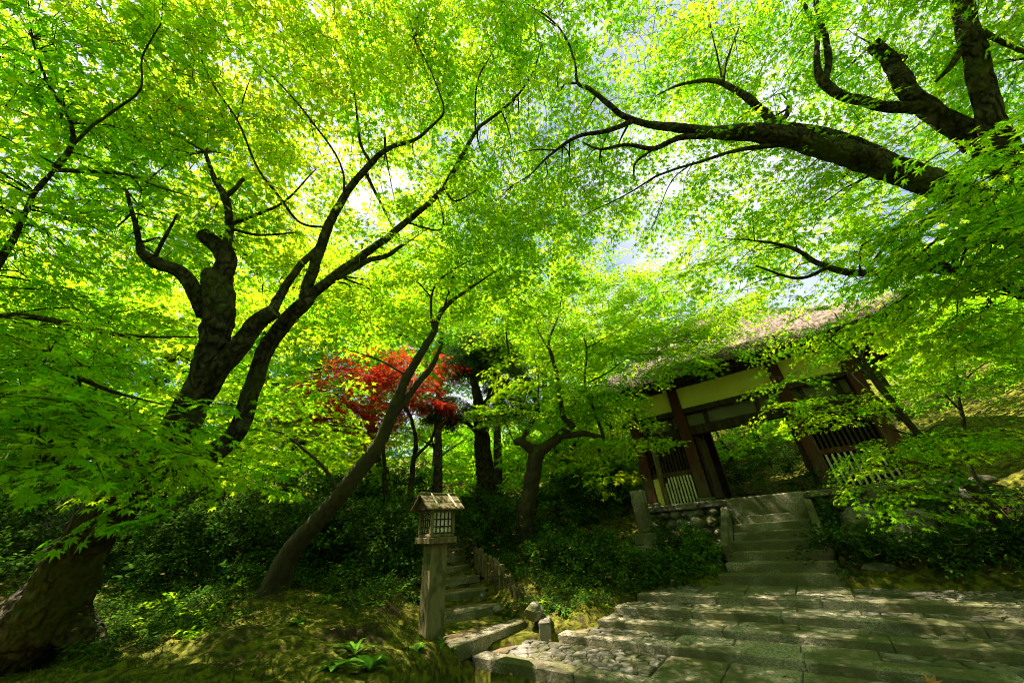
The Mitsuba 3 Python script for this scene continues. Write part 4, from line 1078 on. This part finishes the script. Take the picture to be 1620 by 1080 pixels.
for px, py, y, r, n in [(1290, 530, 7.8, .55, 7), (1350, 510, 7.9, .6, 8), (1240, 520, 7.9, .45, 4), (1400, 530, 8.0, .5, 5), (1150, 555, 8.4, .35, 3), (1270, 640, 7.5, .35, 5), (1330, 650, 7.7, .3, 4), (1240, 600, 7.7, .25, 3), (1400, 730, 7.7, .4, 5), (1440, 700, 7.9, .45, 6), (1490, 690, 8.1, .4, 5), (1400, 770, 7.6, .3, 4), (1450, 790, 7.8, .3, 4)]:
    t8.crown("small", aty(px, py, y), rad(r, c=.10), max(2, round(n * .6)), sprays=6, pad_r=.33, size=.8, thick=.05)
for px, py, y, r, n in [(1500, 540, 9.0, .6, 8), (1570, 560, 8.8, .6, 8), (1480, 600, 8.8, .5, 6), (1440, 500, 9.0, .4, 4), (1540, 500, 9, .5, 5)]:
    t9.crown("small", aty(px, py, y), rad(r, c=.25), max(2, round(n * .6)), sprays=8, pad_r=.42, size=.85, thick=.07)
for x, y, z, r, n in [(4, 4.5, 7.5, 1.8, 14), (5.5, 7, 7, 1.6, 12), (3.5, 1, 7.8, 1.9, 14), (1, .5, 8.4, 1.9, 14), (.5, -2, 8, 2, 14), (6.5, 2.5, 6.5, 2, 14), (6.5, 10, 6.5, 1.8, 10)]:
    t3.crown("small", (x, y, z), rad(r), n, sprays=14, twig=False)
for x, y, z, r, n in [(-3, -1, 8, 2, 10), (-6, -2, 7.5, 2, 7), (-2.5, -4, 7, 2, 12), (-9, 1, 7, 1.8, 6)]:
    t1.crown("gold", (x, y, z), rad(r), n, sprays=14, twig=False)
for t in (t1, t2, t3, t4, t5, t6, t7, t8, t9):
    t.done()

# ------------------------------------------------------------------ background trees on the hill
BG = [(-60, 560, 11, 3.2, 9, "tree at the far left edge behind the slim maple"), (60, 470, 12, 2.6, 8, "tree behind the near green boughs at the left"), (170, 520, 11, 2.2, 7.5, "tree seen left of the sawn-off limb of the old maple"), (290, 540, 13, 2.4, 9, "tree directly behind the old maple trunk"),
      (420, 540, 14, 2.6, 9.5, "tree in the gap between the old maple's two stems"), (520, 480, 16, 2.6, 11, "tree rising behind the crimson maple's left side"), (610, 490, 17, 2.8, 12, "tall tree behind the leaning maple"), (700, 500, 16, 2.4, 11, "tall tree on the hill above the evergreen"), (770, 470, 18, 2.6, 13, "tall tree at the middle of the skyline"),
      (860, 540, 17, 2.6, 10, "tree behind the bank maple's bright crown"), (940, 560, 18, 2.6, 10, "tree beyond the left end of the thatched roof"), (1030, 560, 20, 2.6, 9.5, "tree rising behind the thatched roof"), (600, 700, 15, 1.8, 5, "low tree on the slope right of the crimson maple trunk"), (690, 700, 16, 1.6, 5.5, "low tree above the top of the side path"),
      (880, 700, 14, 1.7, 5, "low tree in the shade behind the bank maple trunk"), (950, 720, 13, 1.6, 4.5, "low tree against the gate's left corner"), (470, 640, 11, 1.7, 5, "low bright tree beyond the old maple's second stem"), (380, 640, 10, 1.6, 5, "low tree between the old maple's trunk and second stem"),
      (540, 690, 18, 2.2, 6, "low tree far up the slope behind the crimson maple"), (740, 690, 20, 2.4, 6, "low tree on the crest above the side path"), (820, 690, 19, 2.2, 6, "low tree on the crest left of the bank maple's trunk"), (920, 660, 20, 2.4, 6, "low tree on the crest right of the bank maple's trunk"), (20, 700, 10, 1.8, 5, "low tree at the left edge above the dark hedge"), (200, 700, 12, 2.0, 5, "low tree above the hedge behind the old maple")]
for q, (px, py, d, r, hgt, lab) in enumerate(BG):
    c = at(px, py, d)
    t = Tree("hillside_tree", lab, "bark", "trees on the hillside behind", seed=40 + q)
    g0 = hz(c[0], c[1])
    x, y = c[0], c[1]
    t.limb([(x, y, g0 - .3, .2), (x + rng.normal(0, .2), y + rng.normal(0, .2), g0 + (c[2] - g0) * .5, .14), (x, y, c[2], .08), (x + .2, y, c[2] + r * .6, .03)], "trunk", step=.3)
    for _ in range(4):
        a = rng.uniform(0, 6.28)
        zz = g0 + (c[2] - g0) * rng.uniform(.55, .9)
        t.limb([(x, y, zz, .07), (x + .5 * r * math.cos(a), y + .5 * r * math.sin(a), zz + .5, .045), (x + .9 * r * math.cos(a), y + .9 * r * math.sin(a), zz + .9, .015)], "limb", step=.3)
    t.crown("far" if q % 3 else "far_gold", c, (r, r, r * .75), int(9 * r * r / 2.2), sprays=9, pad_r=1.0, thick=.3)
    t.crown("far", (c[0], c[1], max(g0 + 1.0, c[2] - r * 1.2)), (r * .9, r * .9, r * .5), int(5 * r), sprays=8, pad_r=.9, thick=.3)
    t.done()
for q, (x, y, zc, r, n, lab) in enumerate([(-13, 3, 12, 2.8, 15, "tall tree high behind the old maple's sawn-off limbs")]):
    t = Tree("hillside_tree", lab, "bark", "trees on the hillside behind", seed=170 + q)
    g0 = hz(x, y)
    t.limb([(x, y, g0 - .3, .2), (x + .15, y, (g0 + zc) / 2, .14), (x, y, zc, .08), (x - .1, y, zc + r * .6, .03)], "trunk", step=.3)
    for _ in range(4):
        a = rng.uniform(0, 6.28)
        t.limb([(x, y, zc - r * .9, .07), (x + .5 * r * math.cos(a), y + .5 * r * math.sin(a), zc - .5, .045), (x + .9 * r * math.cos(a), y + .9 * r * math.sin(a), zc, .015)], "limb", step=.3)
    t.crown("far", (x, y, zc), (r, r, r * .6), n, sprays=10, pad_r=.9, thick=.2)
    t.done()
# woods behind and beside the camera that shade the steps
for q, (x, y, zc, r) in enumerate([(-4, -7, 6, 3.2), (2, -7.5, 6.5, 3.2), (8, -5, 6, 3.2), (10.5, 1, 6, 3.0), (11, 7, 6.5, 3.0), (-10, -6, 6, 3.0), (-1, -5, 3.0, 2.2), (4.5, -5, 3.0, 2.2), (8.5, -1.5, 3.0, 2.2), (9, 4, 3.2, 2.2), (-6, -4.5, 3.2, 2.2)]):
    t = Tree("roadside_tree", ["tree standing behind the viewer at the left", "tree standing straight behind the viewer", "tree behind the viewer at the right", "tree beyond the right edge of the steps", "tree beside the pavement right of the picture", "tree behind the viewer on the far left", "low tree close behind the viewer", "low tree behind the viewer at the right", "low tree right of the viewer", "low tree right of the broad steps", "low tree behind the viewer near the mossy bank"][q], "bark", "trees behind the viewer", seed=140 + q)
    g0 = hz(x, y)
    t.limb([(x, y, g0 - .3, .25), (x + .1, y, (g0 + zc) / 2, .18), (x, y, zc, .1), (x - .1, y, zc + r * .6, .03)], "trunk", step=.3)
    t.crown("far", (x, y, zc), (r, r, r * .9), 34, sprays=10, pad_r=1.0, thick=.3)
    t.done()
# hill trees right and behind the gate
for q, (x, y, zc, r, lab) in enumerate([(5.5, 14, 5.6, 2.0, "tree on the mossy slope right of the gate"), (8, 12.5, 5.5, 2.4, "tree at the right edge above the mossy slope"), (3.5, 18.5, 7, 2.4, "tree behind the gate's right roof corner"), (-1.2, 21, 6.5, 1.9, "tree seen through the gate opening"), (-2.4, 19, 4.2, 1.2, "low tree at the left of the view through the gate"), (.6, 19.5, 4.6, 1.3, "low tree at the right of the view through the gate"), (-1, 24, 7.5, 2.2, "tree far up the slope seen through the gate"), (7.5, 18, 8, 2.8, "tall tree high on the right slope"), (-4.5, 18, 7, 2.2, "tree behind the gate's left roof corner")]):
    t = Tree("hillside_tree", lab, "bark", "trees on the hillside behind", seed=80 + q)
    g0 = hz(x, y)
    t.limb([(x, y, g0 - .3, .17), (x + .1, y, (g0 + zc) / 2, .12), (x, y, zc, .07), (x - .1, y, zc + r * .6, .02)], "trunk", step=.3)
    for _ in range(3):
        a = rng.uniform(0, 6.28)
        t.limb([(x, y, (g0 + zc) / 2, .06), (x + .5 * r * math.cos(a), y + .5 * r * math.sin(a), zc - .3, .04), (x + .9 * r * math.cos(a), y + .9 * r * math.sin(a), zc, .012)], "limb", step=.3)
    t.crown("far", (x, y, zc), (r, r, r * .7), int(8 * r * r / 2), sprays=9, pad_r=.9, thick=.3)
    t.done()

# ------------------------------------------------------------------ shrubs and low plants
g = np.random.default_rng(99)


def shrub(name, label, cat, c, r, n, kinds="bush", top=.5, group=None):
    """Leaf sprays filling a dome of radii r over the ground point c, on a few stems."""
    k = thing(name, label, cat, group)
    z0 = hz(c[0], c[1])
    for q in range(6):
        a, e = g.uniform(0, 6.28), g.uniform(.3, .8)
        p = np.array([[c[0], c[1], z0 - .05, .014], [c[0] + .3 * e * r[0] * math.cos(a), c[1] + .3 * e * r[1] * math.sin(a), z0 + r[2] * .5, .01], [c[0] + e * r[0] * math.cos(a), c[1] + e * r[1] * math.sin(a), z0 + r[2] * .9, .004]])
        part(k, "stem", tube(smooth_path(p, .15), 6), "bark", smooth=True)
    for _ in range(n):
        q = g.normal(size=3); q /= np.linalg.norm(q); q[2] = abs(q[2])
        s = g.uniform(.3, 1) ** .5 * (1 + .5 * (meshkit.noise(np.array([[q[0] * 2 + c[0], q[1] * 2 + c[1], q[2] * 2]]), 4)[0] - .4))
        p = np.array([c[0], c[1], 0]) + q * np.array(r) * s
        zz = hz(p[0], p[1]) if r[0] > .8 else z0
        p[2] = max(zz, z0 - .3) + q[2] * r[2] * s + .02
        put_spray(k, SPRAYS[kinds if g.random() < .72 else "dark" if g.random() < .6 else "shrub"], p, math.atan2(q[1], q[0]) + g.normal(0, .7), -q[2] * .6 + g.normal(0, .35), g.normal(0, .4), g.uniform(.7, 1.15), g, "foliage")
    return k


def ground_at(px, py, d0=3.0, d1=18.0):
    """Where the view ray through a photograph pixel meets the ground."""
    ds = np.linspace(d0, d1, 240)
    P = np.array([at(px, py, d) for d in ds])
    under = P[:, 2] < height(P[:, :2])
    k = int(np.argmax(under)) if under.any() else len(ds) - 1
    return P[k]


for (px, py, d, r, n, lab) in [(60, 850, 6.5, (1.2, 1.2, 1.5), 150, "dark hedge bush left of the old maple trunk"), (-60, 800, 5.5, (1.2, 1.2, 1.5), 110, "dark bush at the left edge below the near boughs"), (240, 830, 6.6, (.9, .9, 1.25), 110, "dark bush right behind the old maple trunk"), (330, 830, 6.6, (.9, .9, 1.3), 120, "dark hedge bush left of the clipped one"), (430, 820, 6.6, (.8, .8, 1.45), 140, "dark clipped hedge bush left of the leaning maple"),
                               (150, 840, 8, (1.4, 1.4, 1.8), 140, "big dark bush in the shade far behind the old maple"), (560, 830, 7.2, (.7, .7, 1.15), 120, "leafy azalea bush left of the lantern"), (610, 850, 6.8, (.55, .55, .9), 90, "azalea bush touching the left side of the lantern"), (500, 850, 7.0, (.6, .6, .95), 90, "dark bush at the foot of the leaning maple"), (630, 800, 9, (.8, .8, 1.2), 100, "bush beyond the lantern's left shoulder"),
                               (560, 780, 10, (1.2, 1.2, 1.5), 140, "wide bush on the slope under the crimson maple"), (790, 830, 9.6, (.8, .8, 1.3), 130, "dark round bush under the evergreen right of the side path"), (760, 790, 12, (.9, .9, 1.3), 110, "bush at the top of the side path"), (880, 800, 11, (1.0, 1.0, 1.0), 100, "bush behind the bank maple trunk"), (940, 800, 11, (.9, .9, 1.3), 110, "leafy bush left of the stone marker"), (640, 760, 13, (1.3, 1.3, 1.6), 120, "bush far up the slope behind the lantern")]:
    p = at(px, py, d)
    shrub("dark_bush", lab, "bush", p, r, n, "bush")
for q, (x, y, r, lab) in enumerate([(-1.9, 16.6, .6, "fern-like bush left of the path beyond the gate"), (.2, 16.9, .7, "bush right of the path beyond the gate"), (-.9, 18.2, .7, "bush on the slope seen through the gate")]):
    shrub("inner_bush", lab, "bush", (x, y), (r, r, r), 45, "bush")
for (px, py, wy, r, n, lab) in [(890, 905, 7.6, (.45, .4, .55), 55, "low leafy shrub on the bank between the palisade and the broad steps"), (940, 900, 7.9, (.5, .4, .6), 65, "bright shrub left of the upright mossy rock"), (985, 905, 8.0, (.4, .35, .55), 55, "glossy shrub in front of the stone marker"), (1075, 880, 9.6, (.45, .3, .45), 50, "low green shrub at the foot of the round-stone wall"), (1110, 900, 9.0, (.4, .35, .35), 40, "ferny plant left of the gate stairs"),
                                (1050, 910, 8.6, (.5, .4, .35), 50, "spreading low plant beside the left end of the top broad step"), (1290, 740, 10.3, (.35, .3, .5), 45, "small bush growing at the right end of the gate threshold"), (1320, 790, 10.1, (.32, .25, .22), 34, "twiggy bush beside the right side slab of the stairs"), (1255, 735, 10.9, (.2, .2, .5), 20, "little leafy plant in the gate opening"),
                                (1340, 880, 8.9, (.45, .35, .35), 50, "dark low plant right of the lowest stair"), (1420, 890, 8.75, (.32, .25, .22), 34, "dark ground plant below the boulders"), (1500, 880, 8.8, (.32, .25, .22), 34, "ground plant in front of the small pale boulder"), (1570, 900, 8.6, (.5, .35, .35), 55, "russet-lit ground plant at the right edge"), (1610, 830, 9.0, (.5, .4, .6), 55, "leafy shrub at the base of the pale maple"), (1420, 780, 10.0, (.5, .3, .5), 50, "leafy shrub on the rocks under the right fence")]:
    p = aty(px, py, wy)
    shrub("low_shrub", lab, "shrub", p, r, n if px < 1240 else round(n * .5), "shrub" if px < 1240 else "bush")


# leafy perennials on the bank (strap or lobed leaves, each leaf a part)
def rosette(name, label, c, n, L, kind="strap"):
    k = thing(name, label, "plant")
    z0 = hz(c[0], c[1])
    for q in range(n):
        a, up = g.uniform(0, 6.28), g.uniform(.5, 1.2)
        ll = L * g.uniform(.7, 1.15)
        m = 6
        t = np.linspace(0, 1, m)
        rr, zz = ll * t * math.cos(up) + .25 * ll * t**2, ll * t * math.sin(up) - .55 * ll * t**2.2
        w = (.045 if kind == "strap" else .12) * ll / .3 * np.sin(np.pi * np.clip(t * .93 + .06, 0, 1)) ** .8 * .5
        d, s = np.array([math.cos(a), math.sin(a), 0]), np.array([-math.sin(a), math.cos(a), 0])
        mid = np.array([c[0], c[1], z0]) + rr[:, None] * d + zz[:, None] * [0, 0, 1]
        v = np.vstack([mid - s * w[:, None] + [0, 0, .004], mid, mid + s * w[:, None] + [0, 0, .004]])
        f = []
        for e in range(2):
            for h in range(m - 1):
                o = e * m + h
                f += [(o, o + m, o + m + 1), (o, o + m + 1, o + 1)]
        col = np.clip(np.array([.13, .30, .03]) * g.uniform(.7, 1.4), 0, .9)
        part(k, "leaf", (v, np.array(f)), "tough_leaf", color=np.tile(col, (len(v), 1)))


for px, py, n, L, kind, lab in [(560, 1040, 16, .30, "strap", "bright strap-leaved plant at the bottom of the mossy bank"), (585, 1065, 12, .26, "broad", "broad-leaved plant at the bottom edge below the lantern"), (530, 1060, 10, .25, "broad", "leafy plant at the bottom edge left of the strap-leaved one"), (520, 955, 14, .26, "strap", "grassy tuft on the bank under the leaning maple"), (470, 990, 9, .18, "broad", "small broad-leaved plant in the middle of the mossy bank"), (600, 960, 12, .22, "strap", "grassy tuft on the bank left of the lantern post"), (700, 1020, 10, .16, "broad", "little plant at the foot of the lantern post"), (715, 1035, 8, .15, "broad", "little plant under the corner of the lowest path step"), (890, 970, 9, .2, "broad", "bright upright plant between the rocks left of the broad steps"),
                                (300, 960, 10, .2, "strap", "dim grassy tuft behind the sunlit moss"), (380, 950, 10, .2, "strap", "dim grassy tuft near the foot of the hedge"), (660, 1030, 9, .15, "broad", "small plant at the left foot of the lantern post"), (880, 885, 9, .2, "broad", "sunlit leafy plant on the bank just right of the palisade"), (905, 930, 9, .2, "broad", "leafy plant on the bank above the bright upright one"), (955, 880, 9, .2, "broad", "leafy plant under the bright shrub left of the mossy rock"), (1020, 930, 9, .18, "broad", "small plant at the left end of the top broad step"), (30, 880, 14, .3, "broad", "glossy broad-leaved plant left of the old maple trunk"), (60, 860, 14, .3, "broad", "glossy plant just behind the first one left of the trunk")]:
    rosette("bank_plant", lab, ground_at(px, py), n, L, kind)

xy = np.column_stack([g.uniform(-10, -2.8, 5200), g.uniform(.8, 10.2, 5200)])
keep = (xy[:, 0] < paved_left(xy[:, 1]) - .25) & (meshkit.fbm(np.column_stack([xy * .8, 0 * xy[:, 0]]), 3, 21) > np.where((xy[:, 1] < 3.3) & (xy[:, 0] > -7), .62, .46))
for p in PATH:
    keep &= np.hypot(*(xy - p[:2]).T) > .95
keep &= np.hypot(xy[:, 0] - lb[0], xy[:, 1] - lb[1]) > .3
xyr = np.column_stack([g.uniform(.1, 5, 700), g.uniform(8.5, 10.2, 700)])
xy = np.vstack([xy[keep], xyr[meshkit.fbm(np.column_stack([xyr * .9, 0 * xyr[:, 0]]), 3, 22) > .5]])
zz = height(xy)
labels["undergrowth"] = {"label": "low leafy undergrowth covering the shaded banks", "category": "undergrowth", "kind": "stuff"}
for q, (x, y) in enumerate(xy):
    M = np.eye(4); M[:3, :3] = euler(g.uniform(0, 6.28), g.normal(-.35, .3), g.normal(0, .3)) * g.uniform(.35, .75); M[:3, 3] = (x, y, zz[q] + .01)
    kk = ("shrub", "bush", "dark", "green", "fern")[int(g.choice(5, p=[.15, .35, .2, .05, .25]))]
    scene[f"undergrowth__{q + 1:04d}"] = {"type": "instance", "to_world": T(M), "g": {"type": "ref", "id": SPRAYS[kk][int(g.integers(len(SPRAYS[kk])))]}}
# moss and grass blades over the near bank
xy = np.column_stack([g.uniform(-10, -2.6, 150000), g.uniform(0.2, 7.5, 150000)])
keep = (xy[:, 0] < paved_left(xy[:, 1]) - .02) & (meshkit.fbm(np.column_stack([xy * 1.3, 0 * xy[:, 0]]), 3, 9) > .40)
for p in PATH:
    keep &= np.hypot(*(xy - p[:2]).T) > .8
xy2 = np.column_stack([g.uniform(-.1, 7, 30000), g.uniform(8.4, 16, 30000)])
keep2 = ~((xy2[:, 0] < 2.2) & (xy2[:, 1] > 10.4))
xy = np.vstack([xy[keep], xy2[keep2]])
zz = height(xy)
n = len(xy)
az, L, lean_ = g.uniform(0, 6.28, n), g.uniform(.010, .030, n) * np.where(g.random(n) < .04, 3.2, 1), g.uniform(.2, 1.0, n)
base = np.column_stack([xy, zz - .004]); side = np.column_stack([-np.sin(az), np.cos(az), 0 * az]) * (L * .11 + .0012)[:, None]
tip = base + np.column_stack([np.cos(az) * np.sin(lean_), np.sin(az) * np.sin(lean_), np.cos(lean_)]) * L[:, None]
v = np.stack([base - side, base + side, tip], 1).reshape(-1, 3)
col = np.array([.11, .13, .014]) * g.uniform(.6, 1.4, (n, 1)) * (1 + g.normal(0, .08, (n, 3)))
scene["moss_blades"] = ply((v, np.arange(3 * n).reshape(-1, 3)), "leaf", color=np.repeat(np.clip(col, .005, .9), 3, 0))
labels["moss_blades"] = {"label": "moss shoots and short grass over the bank and the slope", "category": "moss", "kind": "stuff"}
# fallen leaves
n = 2600
xy = np.column_stack([g.uniform(-9, 5, n), g.uniform(.5, 10.3, n)])
zz = height(xy) + .012
onp = (xy[:, 0] > paved_left(xy[:, 1]) + .05) & (xy[:, 1] < 8.3)
zz[onp] = level(xy[onp, 1]) + .008
parts_, cols = [], []
for (x, y), z in zip(xy[~onp | (g.random(n) < .35)], zz[~onp | (g.random(n) < .35)] if False else zz[~onp | np.ones(n, bool)]):
    v, f = leaf_shape("mid", g, g.uniform(.045, .085))
    parts_.append((v @ euler(g.uniform(0, 6.28), g.normal(0, .15), g.normal(3.14 * (g.random() < .5), .15)).T + [x, y, z + .006], f))
    cols.append(np.tile(np.array([.30, .19, .06]) * g.uniform(.4, 1.3), (len(v), 1)))
scene["fallen_leaves"] = ply(join(parts_), "leaf", color=np.vstack(cols))
labels["fallen_leaves"] = {"label": "dry fallen leaves scattered over the ground and steps", "category": "leaves", "kind": "stuff"}
